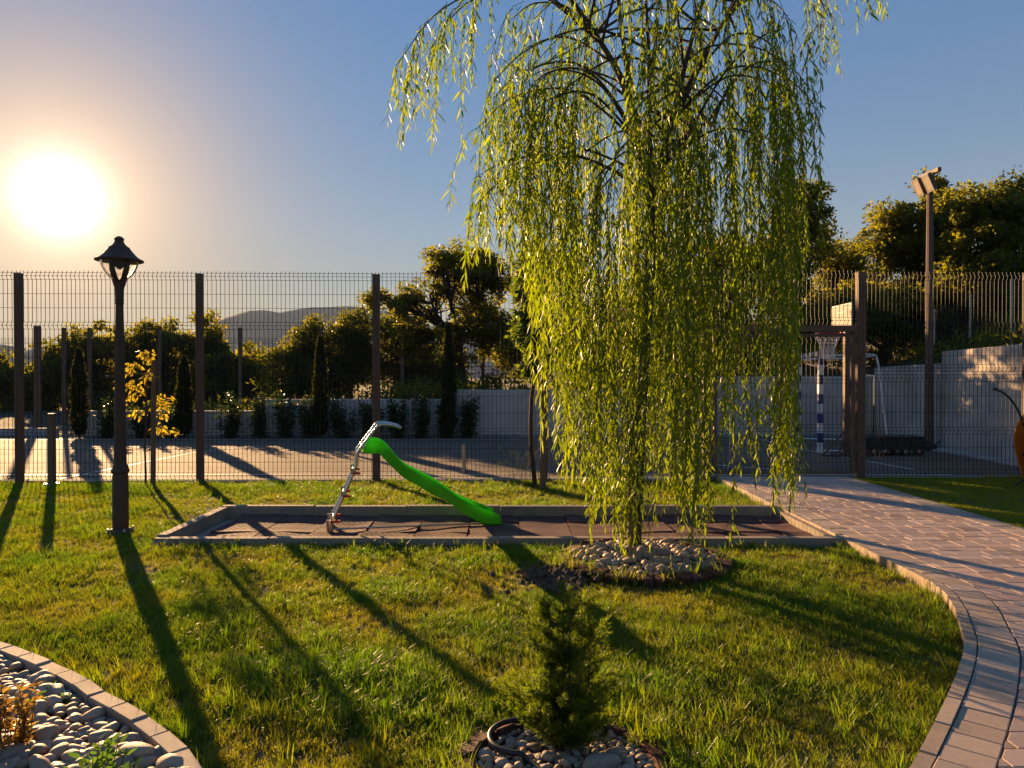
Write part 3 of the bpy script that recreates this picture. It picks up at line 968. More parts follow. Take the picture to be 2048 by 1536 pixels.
def fill_stones(parent, inside, bounds, count, rmin, rmax, z, seed):
    "the smaller stones between the big ones, in one mesh"
    rg = np.random.default_rng(seed); bm = bmesh.new(); bmesh.ops.create_icosphere(bm, subdivisions=2, radius=1)
    bv_ = [v.co.copy() for v in bm.verts]; bf_ = [[v.index for v in f.verts] for f in bm.faces]; bm.free()
    m = MB(); k = 0
    while k < count:
        x, y = rg.uniform(bounds[0], bounds[1]), rg.uniform(bounds[2], bounds[3])
        if not inside(x, y): continue
        r_ = rg.uniform(rmin, rmax); q = Matrix.Rotation(rg.uniform(0, 6.28), 3, 'Z') @ Matrix.Rotation(rg.normal() * .3, 3, 'X'); sc_ = Vector((r_ * rg.uniform(1, 1.4), r_, r_ * rg.uniform(.5, .8))); o_ = Vector(rg.uniform(-50, 50, 3))
        m.add([Vector((x, y, z + r_ * .3)) + q @ Vector((p.x * sc_.x, p.y * sc_.y, p.z * sc_.z)) * (1 + .3 * mnoise.noise(p * .9 + o_)) for p in bv_], bf_); k += 1
    return m.build('stone', M_stone, parent, True, None, 'stuff')
def brick_ring(label, c, rad, n, tilt, size, z, skip=(), seed=1):
    t_ = thing('brick_edging', label, 'edging', (c[0], c[1], 0))
    rg = random.Random(seed)
    for k in range(n):
        an = 2 * math.pi * k / n
        if any(a <= math.degrees(an) % 360 <= b for a, b in skip): continue
        q = Matrix.Rotation(an, 3, 'Z') @ Matrix.Rotation(tilt + rg.uniform(-.08, .08), 3, 'Y') @ Matrix.Rotation(rg.uniform(-.06, .06), 3, 'Z')
        r_ = rad + rg.uniform(-.012, .012)
        m = MB(); m.cbox((c[0] + r_ * math.cos(an), c[1] + r_ * math.sin(an), z + rg.uniform(-.008, .008)), size, .006, q)
        m.build('brick', M_brick, t_)
    return t_
def disc(name, c, rad, z, mat, parent=None, bulge=0.0, kind=None):
    m = MB(); rings = 6; n = 36; m.v.append((c[0], c[1], z + bulge)); 
    for j in range(1, rings + 1):
        for k in range(n):
            an = 2 * math.pi * k / n; r_ = rad * j / rings
            m.v.append((c[0] + r_ * math.cos(an), c[1] + r_ * math.sin(an), z + bulge * (1 - (j / rings) ** 2)))
    m.f = [(0, 1 + k, 1 + (k + 1) % n) for k in range(n)]
    for j in range(1, rings):
        a, b = 1 + (j - 1) * n, 1 + j * n
        m.f += [(a + k, b + k, b + (k + 1) % n, a + (k + 1) % n) for k in range(n)]
    return m.build(name, mat, parent, True, None, kind)
# willow bed
brick_ring('ring of dark red edging bricks round the pebbles under the willow', RING1, RING1[2], 44, .16, (.11, .082, .09), .014, seed=3)
b1 = thing('pebble_bed', 'round bed of beige river pebbles at the foot of the willow', 'pebble bed', (RING1[0], RING1[1], 0))
disc('soil', RING1, RING1[2] + .02, .02, M_dirt, b1, .06)
def z1f(x, y): return .02 + .06 * max(0, 1 - (math.hypot(x - RING1[0], y - RING1[1]) / .66) ** 2)
scatter_stones(b1, lambda x, y: math.hypot(x - RING1[0], y - RING1[1]) < .56 and math.hypot(x - 1.06, y - 5.98) > .07, (.4, 1.75, 5.1, 6.5), 285, .022, .062, z1f, 5, .12)
# loose soil beside the willow bed
m = MB()
sp = []
for k in range(20):
    an = 2 * math.pi * k / 20; rr_ = 1 + .25 * math.sin(3 * an) + .12 * math.sin(5 * an + 1)
    sp.append((.36 + .30 * rr_ * math.cos(an), 5.36 + .34 * rr_ * math.sin(an)))
m.v = [(.36, 5.36, .05)] + [(x, y, -.005) for x, y in sp]; m.f = [(0, 1 + k, 1 + (k + 1) % 20) for k in range(20)]
m.build('soil_patch', M_dirt, None, True, None, 'structure')
m = MB(); rg = np.random.default_rng(8)
for i in range(130):
    x, y = .36 + rg.normal() * .16, 5.36 + rg.normal() * .17; r_ = rg.uniform(.008, .03)
    m.lathe([(.4 * r_, 0), (r_, .4 * r_), (.7 * r_, 1.0 * r_), (.2 * r_, 1.3 * r_)], (x, y, .01 + .03 * max(0, 1 - math.hypot(x - .36, y - 5.36) / .3)), 6)
m.build('soil_clods', M_dirt, None, False, None, 'stuff')
# conifer bed
brick_ring('ring of weathered red bricks half buried in grass round the little conifer', RING2, RING2[2], 22, .25, (.11, .095, .06), -.008, skip=((205, 335),), seed=6)
b2 = thing('pebble_bed', 'round bed of small tan pebbles round the little conifer in the foreground', 'pebble bed', (RING2[0], RING2[1], 0))
disc('soil', RING2, RING2[2] + .02, .0, M_dirt, b2, .01)
scatter_stones(b2, lambda x, y: math.hypot(x - RING2[0], y - RING2[1]) < .335 and math.hypot(x - .2, y - 2.86) > .03, (-.25, .65, 2.3, 3.2), 290, .014, .034, lambda x, y: .005, 9, .10)
tag(put('river_stone', STONES[3], None, (.335, 2.70, .035), (.1, .05, .4), (.075, .055, .06)), 'large pale round stone lying right of the conifer stem', 'stone')
m = MB()
hp = []
for a in range(60, 275, 8):
    an = R(a); hp.append((.035 + .125 * math.cos(an), 2.90 + .12 * math.sin(an), .040 + .008 * math.sin(an)))
hp = [(.22, 2.98, .03), (.15, 3.01, .045)] + hp + [(.06, 2.76, .02), (.12, 2.68, .012)]
m.tube(bez(hp, 3), .011, 8)
tag(m.build('irrigation_hose', M_black, None, True, 60), 'black irrigation hose curling over the pebbles left of the conifer', 'hose')
# stone bed lower left
kb = thing('bed_kerb', 'curved pale concrete kerb between the lawn and the large river stones', 'kerb', (-1.8, 3.2, 0))
fine_bed = []
for a, b in zip(bed_curve, bed_curve[1:]):
    k = max(1, int((b - a).length / .02)); fine_bed += [a + (b - a) * (i / k) for i in range(k)]
pts = resample(fine_bed, .195)
rr = random.Random(5)
for p, q in zip(pts, pts[1:]):
    d = (q - p).normalized(); nn = Vector((d.y, -d.x))       # towards the stones
    g = d * .003
    m = MB(); m.prism([tuple(p + nn * .072 + g), tuple(q + nn * .072 - g), tuple(q - g), tuple(p + g)], -.15, .062 + rr.uniform(-.004, .004), .005)
    m.build('kerb_stone', M_kerb, kb)
b3 = thing('pebble_bed', 'bed of large pale river stones inside the curved kerb', 'pebble bed', (-1.9, 2.7, 0))
grid_mesh('bed_soil', [-4.5 + i * .1 for i in range(38)], [1.2 + j * .1 for j in range(32)], lambda x, y: -.002 if y < bed_side(x, y) - .05 else -.19, M_dirt)
def in3(x, y): return y < bed_side(x, y) - .11 and abs(x) < .76 * y + .1 and math.hypot(x + 1.0, y - 2.35) > .0 and x < -1.02
scatter_stones(b3, in3, (-3.0, -.95, 2.25, 3.9), 298, .024, .060, lambda x, y: .018, 21, .5)
fill_stones(b3, in3, (-2.9, -.95, 2.35, 3.9), 420, .012, .03, .016, 23)

# ------------------------------------------------------------------ street lamp
lx, ly = -3.71, 6.86
lamp = thing('street_lamp', 'old fashioned dark iron lamp post with a hat shaped shade on the lawn', 'street lamp', (lx, ly, 0))
m = MB(); m.lathe([(0.1195, -.02), (0.1195, .012), (0.1106, .03), (0.0885, .048), (0.0735, .055)], (lx, ly, 0), 28)
b = m.build('base_flange', M_iron, lamp, True, 30)
for a in range(45, 360, 90):
    m = MB(); m.lathe([(.013, 0), (0.0115, .02), (0.0062, .03)], (lx + .108 * math.cos(R(a)), ly + .108 * math.sin(R(a)), .03), 6)
    m.build('bolt', M_galv, b)
m = MB(); m.lathe([(0.0699, .05), (0.0699, .545), (0.0664, .555), (0.0664, .57), (0.0726, .575), (0.0796, .59), (0.0796, .605), (0.069, .622), (0.069, .64), (0.0584, .655), (0.0549, .67),
                   (0.0518, .9), (0.0478, 1.3), (0.0398, 1.8), (0.0336, 2.17), (0.0389, 2.175), (0.0389, 2.19), (0.0345, 2.195)], (lx, ly, 0), 24)
m.build('pole', M_iron, lamp, True, 35)
m = MB(); m.lathe([(0.0327, 2.196), (0.0407, 2.205), (0.0372, 2.22), (0.0389, 2.30), (0.046, 2.375)], (lx, ly, 0), 16)
for s in (-1, 1):
    m.tube([(lx + s * .018, ly, 2.35), (lx + s * .045, ly, 2.42), (lx + s * .066, ly, 2.50), (lx + s * .074, ly, 2.575)], [.034, .028, .026, .026], 10)
m.build('fork', M_iron, lamp, True, 40)
m = MB(); m.lathe([(0.177, 2.575), (0.2089, 2.578), (0.2106, 2.59), (0.177, 2.605), (0.146, 2.632), (0.115, 2.668), (0.0912, 2.70), (0.0912, 2.708), (0.085, 2.71), (0.062, 2.728), (0.0443, 2.75), (0.0372, 2.775), (0.0443, 2.782), (0.0425, 2.79), (0.0266, 2.808), (0.0071, 2.815)], (lx, ly, 0), 32)
m.build('lamp_shade', M_iron, lamp, True, 30)
m = MB(); m.lathe([(0.1646, 2.574), (0.1575, 2.54), (0.1372, 2.49), (0.1062, 2.445), (0.0664, 2.41), (0.0398, 2.40)], (lx, ly, 0), 32, False)
inner = [(r_ - .004, z) for r_, z in reversed([(0.1646, 2.574), (0.1575, 2.54), (0.1372, 2.49), (0.1062, 2.445), (0.0664, 2.41), (0.0398, 2.40)])]
m.lathe(inner, (lx, ly, .003), 32, False)
m.build('glass_bowl', M_glass, lamp, True, None)
m = MB(); m.lathe([(0.0443, 2.574), (0.0443, 2.53), (0.0266, 2.515), (0.0106, 2.50)], (lx, ly, 0), 12); m.build('bulb_holder', M_iron, lamp, True, 40)

# bollard and short stake by the fence
bx = G(118, 966)
bl = thing('bollard', 'short dark square post standing by the fence at the left end of the lawn', 'bollard', (bx.x, 10.0, 0))
m = MB(); m.cbox((bx.x, 10.0, .47), (.078, .078, .98), .008); m.build('post', M_steel, bl)
m = MB(); m.cbox((bx.x, 10.0, .972), (.09, .09, .024), .006); m.build('cap', M_steel, bl)
m = MB(); m.box((bx.x, 10.0, .012), (.15, .15, .02)); m.build('base_plate', M_galv, bl)
sk = V(928, 890, 11.2)
m = MB(); m.tube([(sk.x, 11.2, 0), (sk.x, 11.2, .36), (sk.x + .004, 11.2, .44)], [.03, .03, .026], 8)
tag(m.build('marker_post', M_galv, None, True, 50), 'short pale marker post on the court behind the fence, right of the slide', 'post')

# ------------------------------------------------------------------ floodlight mast
fx, fy = 8.86, 15.4
fl = thing('floodlight_mast', 'tall dark mast with two square floodlights beside the white wall', 'floodlight', (fx, fy, 0))
m = MB(); m.tube([(fx, fy, 0), (fx, fy, 5.75)], [.098, .06], 8); m.build('pole', M_steel, fl)
m = MB(); m.box((fx, fy, .02), (.42, .42, .03)); m.build('base_plate', M_steel, fl)
m = MB(); m.box((fx, fy, 5.80), (.075, .68, .085)); m.build('crossarm', M_steel, fl)
for s in (-1, 1):
    c = Vector((fx - .12, fy + s * .19, 5.56))
    q = Matrix.Rotation(R(-24), 3, 'Y')
    m = MB(); m.box(c, (.08, .25, .38), M=q)
    h = m.build('lamp_head', M_steel, fl)
    m = MB(); m.box(c + q @ Vector((-.044, 0, 0)), (.006, .19, .30), M=q); m.build('lens', M_flood, h)
    m = MB(); m.box(c + q @ Vector((-.045, 0, .172)), (.012, .25, .03), M=q); m.box(c + q @ Vector((-.045, 0, -.172)), (.012, .25, .03), M=q)
    for e in (-1, 1): m.box(c + q @ Vector((-.045, e * .11, 0)), (.012, .024, .31), M=q)
    m.build('bezel', M_galv, h)
    m = MB(); m.box((fx - .055, fy + s * .19, 5.71), (.045, .045, .12)); m.build('bracket', M_steel, h)

# ------------------------------------------------------------------ goal, hoop, trolley, rider
gx, gy = 6.10, 14.35
goal = thing('handball_goal', 'handball goal with blue and white striped posts at the right end of the court', 'goal', (gx, gy, 0))
gd = Vector((.24, .97)).normalized(); gq = Vector((gd.y, -gd.x))
def striped(p0, p1, w, n, first, parent, name):
    p0, p1 = Vector(p0), Vector(p1)
    base = None
    d = (p1 - p0)
    mm = {0: MB(), 1: MB()}
    zq = d.to_track_quat('Z', 'Y').to_matrix()
    for i in range(n):
        c = p0 + d * ((i + .5) / n)
        mm[(i + first) % 2].box(c, (w, w, d.length / n - .0005), M=zq)
    o = mm[0].build(name, M_white, parent)
    mm[1].build('stripe', M_blue, o)
g0 = Vector((gx, gy)); g1 = g0 + gd * 2.95
striped((g0.x, g0.y, 0), (g0.x, g0.y, 1.92), .085, 10, 0, goal, 'goal_post')
striped((g1.x, g1.y, 0), (g1.x, g1.y, 1.92), .085, 10, 0, goal, 'goal_post')
striped((*(g0 - gd * .04), 1.965), (*(g1 + gd * .04), 1.965), .085, 15, 1, goal, 'goal_crossbar')
for p in (g0, g1):
    r0 = p + gq * 1.02; r1 = p + gq * 1.25
    m = MB(); m.tube(bez([(p.x + .03, p.y, 1.9), (*(p + gq * .5), 1.92), (*(r0 - gq * .06), 1.92), (*r0, 1.86), (*(r0 + gq * .05), 1.6), (*(r0 + gq * .14), .8), (*r1, .03)], 4), .019, 8)
    m.tube([(*(p + gq * .05), .03), (*r1, .03)], .019, 8)
    m.build('rear_frame', M_white, goal, True, 60)
m = MB(); a, b = g0 + gq * 1.25, g1 + gq * 1.25
m.tube([(*a, .03), (*b, .03)], .019, 8); m.build('rear_bar', M_white, goal, True, 60)
m = MB(); a, b = g0 + gq * 1.0, g1 + gq * 1.0; m.tube([(*a, 1.9), (*b, 1.9)], .014, 8)
m.build('rear_bar', M_white, goal, True, 60)

hx, hy = 6.27, 13.6
hoop = thing('basketball_hoop', 'portable basketball hoop with white backboard and net seen behind the gate', 'basketball hoop', (hx, hy, 0))
m = MB(); m.box((hx, hy, 1.32), (.09, .09, 2.5)); m.build('pole', M_steel, hoop)
m = MB()
for s in (-1, 1): m.tube([(hx, hy, .5), (hx + s * .02, hy + s * .33, .03)], .016, 6); m.tube([(hx, hy, .5), (hx - .42 * (s > 0) + .42 * (s < 0), hy, .03)], .016, 6)
m.box((hx, hy, .02), (.9, .10, .03)); m.box((hx, hy, .045), (.10, .8, .02)); m.build('stand', M_steel, hoop)
m = MB(); m.cbox((hx - .07, hy + .02, 2.61), (.03, .80, .48), .003); bb = m.build('backboard', M_board, hoop)
m = MB()
for y0, z0, sy, sz in ((.02, 2.838, .78, .016), (.02, 2.382, .78, .016), (-.37, 2.61, .016, .435), (.41, 2.61, .016, .435), (.02, 2.70, .30, .012), (.02, 2.50, .30, .012), (-.124, 2.60, .012, .185), (.164, 2.60, .012, .185)):
    m.box((hx - .087, hy + y0, z0), (.004, sy, sz))
m.build('frame_line', M_black, bb)
rc = Vector((hx - .34, hy + .02, 2.30)); rad = .225
m = MB(); pts = [(rc.x + rad * math.cos(R(a)), rc.y + rad * math.sin(R(a)), rc.z) for a in range(0, 361, 15)]
m.tube(pts, .011, 6, False); m.box((rc.x + .255, rc.y, rc.z - .01), (.06, .14, .03)); m.tube([(hx - .05, hy, 2.28), (hx - .12, hy, 2.31)], .03, 6)
m.build('rim', M_red, hoop, True, 60)
m = MB(); nn = 12
lv = [(rad, 0), (rad * .88, .10), (rad * .66, .20), (rad * .54, .30), (rad * .52, .40), (rad * .56, .46)]
for k in range(nn):
    for i in range(len(lv) - 1):
        for s in (0, 1):
            a0 = 2 * math.pi * (k + (i % 2) * .5) / nn; a1 = 2 * math.pi * (k + (i % 2) * .5 + (.5 if s else -.5)) / nn
            m.tube([(rc.x + lv[i][0] * math.cos(a0), rc.y + lv[i][0] * math.sin(a0), rc.z - lv[i][1]), (rc.x + lv[i + 1][0] * math.cos(a1), rc.y + lv[i + 1][0] * math.sin(a1), rc.z - lv[i + 1][1])], .006, 4, False)
m.build('net', M_net, hoop)

cx0, cx1, cyy = 6.72, 7.86, 13.95
cart = thing('trolley', 'low black trolley with a row of lidded boxes and small wheels by the wall', 'trolley', (7.3, cyy, 0))
m = MB(); m.box(((cx0 + cx1) / 2, cyy, .14), (cx1 - cx0, .5, .07)); m.box(((cx0 + cx1) / 2, cyy - .2, .20), (cx1 - cx0 - .02, .03, .04)); m.tube([(cx1, cyy, .15), (cx1 + .3, cyy + .05, .17), (cx1 + .42, cyy + .06, .25)], .016, 6); m.build('chassis', M_black, cart)
for i in range(4):
    a = cx0 + .03 + i * .275
    m = MB(); m.cbox((a + .13, cyy, .255), (.262, .46, .155), .012); bx_ = m.build('box', M_black, cart)
    m = MB(); m.cbox((a + .13, cyy, .347), (.27, .475, .026), .008); m.box((a + .13, cyy - .1, .366), (.10, .03, .012)); m.build('lid', M_black, bx_)
for x in (cx0 + .12, cx1 - .42, cx1 - .16):
    for s in (-1, 1):
        m = MB(); m.tube([(x, cyy + s * .24 - .022, .085), (x, cyy + s * .24 + .022, .085)], .085, 16); w = m.build('wheel', M_black, cart, True, 50)
        m = MB(); m.tube([(x, cyy + s * .24 - .026, .085), (x, cyy + s * .24 + .026, .085)], .035, 10); m.build('hub', M_galv, w, True, 50)
m = MB(); m.lathe([(.30, 0), (.30, .05), (.24, .13), (.12, .17), (.02, .18)], (8.42, 14.9, .004), 12)
tag(m.build('rubber_sack', M_black, None, True, 60), 'slumped black sack on the ground at the foot of the floodlight mast', 'sack')

rx, ry = 6.74, 9.25
rider = thing('spring_rider', 'orange playground spring rider panel with black handle at the right edge on the turf', 'play rider', (rx + .35, ry, 0))
out = [(0.10, .10), (.02, .35), (-.03, .62), (.0, .80), (.06, .90), (.16, .96), (.34, .93), (.46, .80), (.72, .74), (.95, .86), (1.06, .80), (1.02, .55), (.9, .35), (.7, .14), (.4, .06)]
oc = smooth_poly([(rx - .11 + x, z) for x, z in out + out[:1]], 4)[:-1]
for s, yy in ((0, ry), (1, ry + .26)):
    m = MB(); n = len(oc)
    m.v = [(p.x, yy, p.y + .05) for p in oc] + [(p.x, yy + .03, p.y + .05) for p in oc]
    m.f = [tuple(range(n)), tuple(range(2 * n - 1, n - 1, -1))] + [(i, n + i, n + (i + 1) % n, (i + 1) % n) for i in range(n)]
    pn = m.build('side_panel', M_orange, rider)
    for x, z in ((.06, .42), (.08, .62), (.05, .82), (.5, .3)):
        m = MB(); m.tube([(rx - .08 + x, yy - .008, z + .05), (rx - .08 + x, yy + .036, z + .05)], .022, 10)
        m.build('bolt', M_black, pn, True, 50)
m = MB(); m.cbox((rx + .5, ry + .145, .52), (.36, .23, .04), .006); m.build('seat', M_black, rider)
m = MB(); m.tube([(rx + .35 + .09 * math.cos(a * .5), ry + .145 + .09 * math.sin(a * .5), .06 + a * .0045) for a in range(0, 75)], .014, 6); m.box((rx + .35, ry + .145, .06), (.36, .3, .02)); m.build('spring', M_steel, rider, True, 60)
hpx = [(1989, 778), (1998, 781), (2012, 789), (2026, 804), (2036, 820), (2046, 842)]
m = MB(); m.tube(bez([tuple(V(a, b, ry + .15)) for a, b in hpx], 3), .014, 8); m.tube([tuple(V(1987, 777, ry + .15)), tuple(V(1993, 779, ry + .15))], .022, 8)
m.build('handle', M_black, rider, True, 60)
m = MB(); m.tube([(rx - .2, ry + .2, .06), (rx + .05, ry + .16, .24)], .012, 6); m.build('stay', M_black, rider, True, 60)

# ------------------------------------------------------------------ trees
def wander(a, b, n, amp, rg, sag=0.0):
    a, b = Vector(a), Vector(b); L = (b - a).length
    out = []
    o1 = Vector(rg.normal(size=3)) * amp * L
    for i in range(n + 1):
        u = i / n
        out.append(a.lerp(b, u) + o1 * math.sin(math.pi * u) + Vector((0, 0, sag * math.sin(math.pi * u))) + Vector(rg.normal(size=3)) * (amp * .25 * L * (0 < i < n)))
    return out
def broad_tree(name, label, base, lobes, seed, nleaf=11000, leaf=.11, mat=None, bark=None, trunk_r=.14, fork=.35, cat='tree', group='trees beyond the court', clump=.40, ncl=None):
    "lobes: (x, y, z, rx, ry, rz) ellipsoids of the crown"
    rg = np.random.default_rng(seed)
    base = Vector(base)
    t_ = thing(name, label, cat, base, group)
    cl = []
    vol = np.array([l[3] * l[4] * l[5] for l in lobes]) ** .75; vol /= vol.sum()
    ncl = ncl or 150; nleaf = int(nleaf * 1.35) if clump > .2 else nleaf; leaf *= 1.12
    for i in range(ncl):
        l = lobes[rg.choice(len(lobes), p=vol)]
        d = runit(rg, 1)[0]; r_ = rg.random() ** .38 * (1 + .22 * mnoise.noise(Vector(d * 1.8) + Vector((seed, l[0], l[2]))) + .17 * rg.normal())
        cl.append((l[0] + d[0] * l[3] * r_, l[1] + d[1] * l[4] * r_, l[2] + d[2] * l[5] * r_))
    cl = np.array(cl)
    m = MB()
    topz = max(l[2] for l in lobes)
    cxm = sum(l[0] for l in lobes) / len(lobes); cym = sum(l[1] for l in lobes) / len(lobes)
    fk = Vector((base.x + (cxm - base.x) * .3, base.y + (cym - base.y) * .3, base.z + (topz - base.z) * fork))
    tr = wander(base - Vector((0, 0, .2)), fk, 5, .03, rg); m.tube(tr, [trunk_r * (1.25 - .45 * i / 5) for i in range(6)], 8)
    for l in lobes:
        tip = Vector((l[0], l[1], l[2]))
        pts = wander(fk, tip, 5, .06, rg); m.tube(pts, [trunk_r * .62 * (1 - .75 * i / 5) for i in range(6)], 6)
        d2 = np.linalg.norm((cl - np.array(tip)) / np.array(l[3:6]), axis=1)
        for c in cl[d2 < 1.3][:26]:
            st = pts[rg.integers(2, 6)]
            q = wander(st, c, 3, .08, rg, .05); m.tube(q, [trunk_r * .17, trunk_r * .12, trunk_r * .07, trunk_r * .03], 4)
    m.build('trunk', bark or M_bark_far, t_, True, 60)
    per = nleaf // ncl
    n = per * ncl
    cc = np.repeat(cl, per, 0)
    rad = np.repeat(clump * rg.uniform(.55, 1.35, ncl), per)[:, None]
    off_ = runit(rg, n) * (rg.random((n, 1)) ** .5) * rad * np.array([1, 1, .75])
    pos = cc + off_
    ax = runit(rg, n) + off_ / (rad + 1e-6) * .8 + np.array([0, 0, -.25])
    sd = runit(rg, n)
    var = np.clip(np.repeat(rg.uniform(.1, .75, ncl), per) + rg.normal(size=n) * .2, 0, 1)
    leaves('crown', pos, ax, sd, leaf * rg.uniform(.7, 1.25, n), leaf * .62 * rg.uniform(.7, 1.2, n), var, mat or L_tree, t_, .12)
    return t_
def lob(px, py, Y, rpx, rpy, ry=None):
    c = V(px, py, Y); k = Y / F
    return (c.x, c.y, c.z, rpx * k, ry or rpx * k * .9, rpy * k)
def gz(px, Y):
    x = (px - CX) * Y / F
    return (x, Y, bank_z(x, Y) if x < 9.3 else hill_z(x, Y))
T = broad_tree
T('broadleaf_tree', 'low leafy tree at the far left edge behind the first fence post', gz(15, 33), [lob(-30, 770, 33, 70, 60), lob(20, 780, 33, 55, 70), lob(60, 800, 33, 40, 60)], 31, 9000, .165, L_tree2)
T('broadleaf_tree', 'leafy tree right behind the post left of the lamp, half in haze', gz(105, 33), [lob(95, 775, 33, 50, 62), lob(140, 740, 33, 55, 62), lob(60, 820, 33, 40, 45)], 32, 9000, .165, L_tree2)
T('broadleaf_tree', 'rounded dark tree rising directly behind the lamp post', gz(205, 33), [lob(200, 690, 33, 62, 48), lob(165, 740, 33, 60, 60), lob(250, 730, 33, 60, 60), lob(210, 800, 33, 80, 50)], 33, 13000, .165)
T('broadleaf_tree', 'dark tree between the lamp and the second fence post', gz(315, 33), [lob(300, 690, 33, 58, 48), lob(345, 710, 33, 50, 55), lob(320, 780, 33, 80, 60)], 34, 13000, .165)
T('broadleaf_tree', 'dark tree just right of the second fence post in front of the mountain', gz(425, 33), [lob(415, 690, 33, 45, 55), lob(450, 730, 33, 50, 50), lob(410, 780, 33, 70, 60)], 35, 12000, .165)
T('broadleaf_tree', 'low shady tree under the mountain between two brighter trees', gz(505, 33), [lob(505, 740, 33, 45, 50), lob(490, 795, 33, 70, 45)], 36, 8000, .165)
T('broadleaf_tree', 'sunny olive tree with a slanting crown left of the third fence post', gz(600, 23.6), [lob(625, 680, 23.6, 40, 45), lob(590, 720, 23.6, 48, 40), lob(580, 765, 23.6, 45, 35), lob(640, 750, 23.6, 45, 55)], 37, 13000, .10, L_tree2)
T('broadleaf_tree', 'sunny upright tree immediately left of the third fence post', gz(700, 24), [lob(700, 670, 24, 42, 48), lob(680, 740, 24, 50, 60), lob(725, 720, 24, 38, 70)], 38, 13000, .10, L_tree2)
T('oak_tree', 'tall open crowned tree with visible limbs between the third post and the willow', gz(925, 22.5), [lob(880, 520, 22.5, 38, 32), lob(935, 545, 22.5, 62, 50), lob(985, 560, 22.5, 55, 60), lob(860, 590, 22.5, 48, 45), lob(800, 610, 22.5, 46, 30), lob(750, 598, 22.5, 26, 14), lob(840, 670, 22.5, 60, 50), lob(950, 660, 22.5, 80, 60), lob(1010, 680, 22.5, 60, 60)], 39, 21000, .105, None, None, .17, .45, ncl=230, clump=.30)
T('broadleaf_tree', 'bushy lower tree right of the third fence post under the tall open tree', gz(800, 24.5), [lob(790, 660, 24.5, 40, 38), lob(810, 730, 24.5, 70, 50), lob(880, 750, 24.5, 60, 45)], 40, 12000, .11, L_tree2)
T('broadleaf_tree', 'dark tree mostly hidden behind the left curtain of the willow', gz(1110, 24), [lob(1080, 560, 24, 60, 60), lob(1140, 600, 24, 60, 80), lob(1050, 680, 24, 70, 60), lob(1150, 710, 24, 70, 60)], 41, 13000, .12)
T('broadleaf_tree', 'dark tree behind the willow trunk', gz(1290, 24), [lob(1240, 640, 24, 70, 70), lob(1330, 620, 24, 70, 80), lob(1290, 710, 24, 100, 60)], 42, 12000, .12)
T('broadleaf_tree', 'dark tree behind the right curtain of the willow', gz(1450, 23), [lob(1430, 560, 23, 60, 70), lob(1500, 540, 23, 60, 80), lob(1450, 660, 23, 90, 70), lob(1530, 690, 23, 70, 50)], 43, 13000, .12)
T('broadleaf_tree', 'tall dark tree peeping out at the right side of the willow', gz(1600, 22), [lob(1600, 410, 22, 45, 50), lob(1590, 480, 22, 58, 60), lob(1560, 560, 22, 70, 60), lob(1610, 640, 22, 70, 70)], 44, 14000, .11)
T('broadleaf_tree', 'small round tree between the willow and the big right hand trees', gz(1685, 24), [lob(1680, 520, 24, 50, 38), lob(1650, 570, 24, 50, 50), lob(1720, 570, 24, 50, 50), lob(1690, 650, 24, 80, 60)], 45, 12000, .11)
T('oak_tree', 'large sunlit tree on the slope behind the floodlight mast', gz(1840, 22), [lob(1850, 395, 22, 32, 50), lob(1800, 445, 22, 50, 48), lob(1890, 425, 22, 66, 58), lob(1765, 500, 22, 50, 52), lob(1850, 520, 22, 90, 62), lob(1780, 600, 22, 90, 65), lob(1900, 600, 22, 90, 70)], 46, 24000, .115, L_tree2, None, .18, .5, ncl=230)
T('oak_tree', 'large tree at the right edge on the slope above the white wall', gz(2000, 20), [lob(1960, 408, 20, 62, 42), lob(2030, 430, 20, 64, 50), lob(1980, 480, 20, 85, 60), lob(2060, 385, 20, 44, 38), lob(1950, 560, 20, 90, 60), lob(2070, 520, 20, 75, 65), lob(2030, 600, 20, 80, 60)], 47, 21000, .115, L_tree2, None, .18, .5, ncl=220)
T('broadleaf_tree', 'shady low tree above the corner where the two walls meet', gz(1760, 20.5), [lob(1760, 630, 20.5, 70, 60), lob(1840, 640, 20.5, 70, 60), lob(1700, 640, 20.5, 60, 65), lob(1910, 640, 20.5, 50, 45)], 48, 11000, .12)
# undergrowth on the slope and behind the wall
rg = np.random.default_rng(70)
cs = []
for i in range(620):
    if rg.random() < .55:
        x = rg.uniform(-11, 9.2); y = rg.uniform(18.9, 23); h = (rg.uniform(.1, .5) + (.5 if x > 2 else 0) * rg.random()) if x > -4 else rg.uniform(-.15, .05)
        cs.append((x, y, bank_z(x, y) + h))
    else:
        x = rg.uniform(9.7, 16); y = rg.uniform(13.2, 22); cs.append((x, y, hill_z(x, y) + rg.uniform(.05, .45)))
cs = np.array(cs); per = 46; n = len(cs) * per
off_ = runit(rg, n) * rg.random((n, 1)) ** .5 * np.repeat(rg.uniform(.25, .5, len(cs)), per)[:, None]
leaves('undergrowth', np.repeat(cs, per, 0) + off_, runit(rg, n) + np.array([0, 0, .5]), runit(rg, n), .13 * rg.uniform(.6, 1.2, n), .07, np.clip(np.repeat(rg.uniform(0, .6, len(cs)), per) + rg.normal(size=n) * .15, 0, 1), L_tree, None)

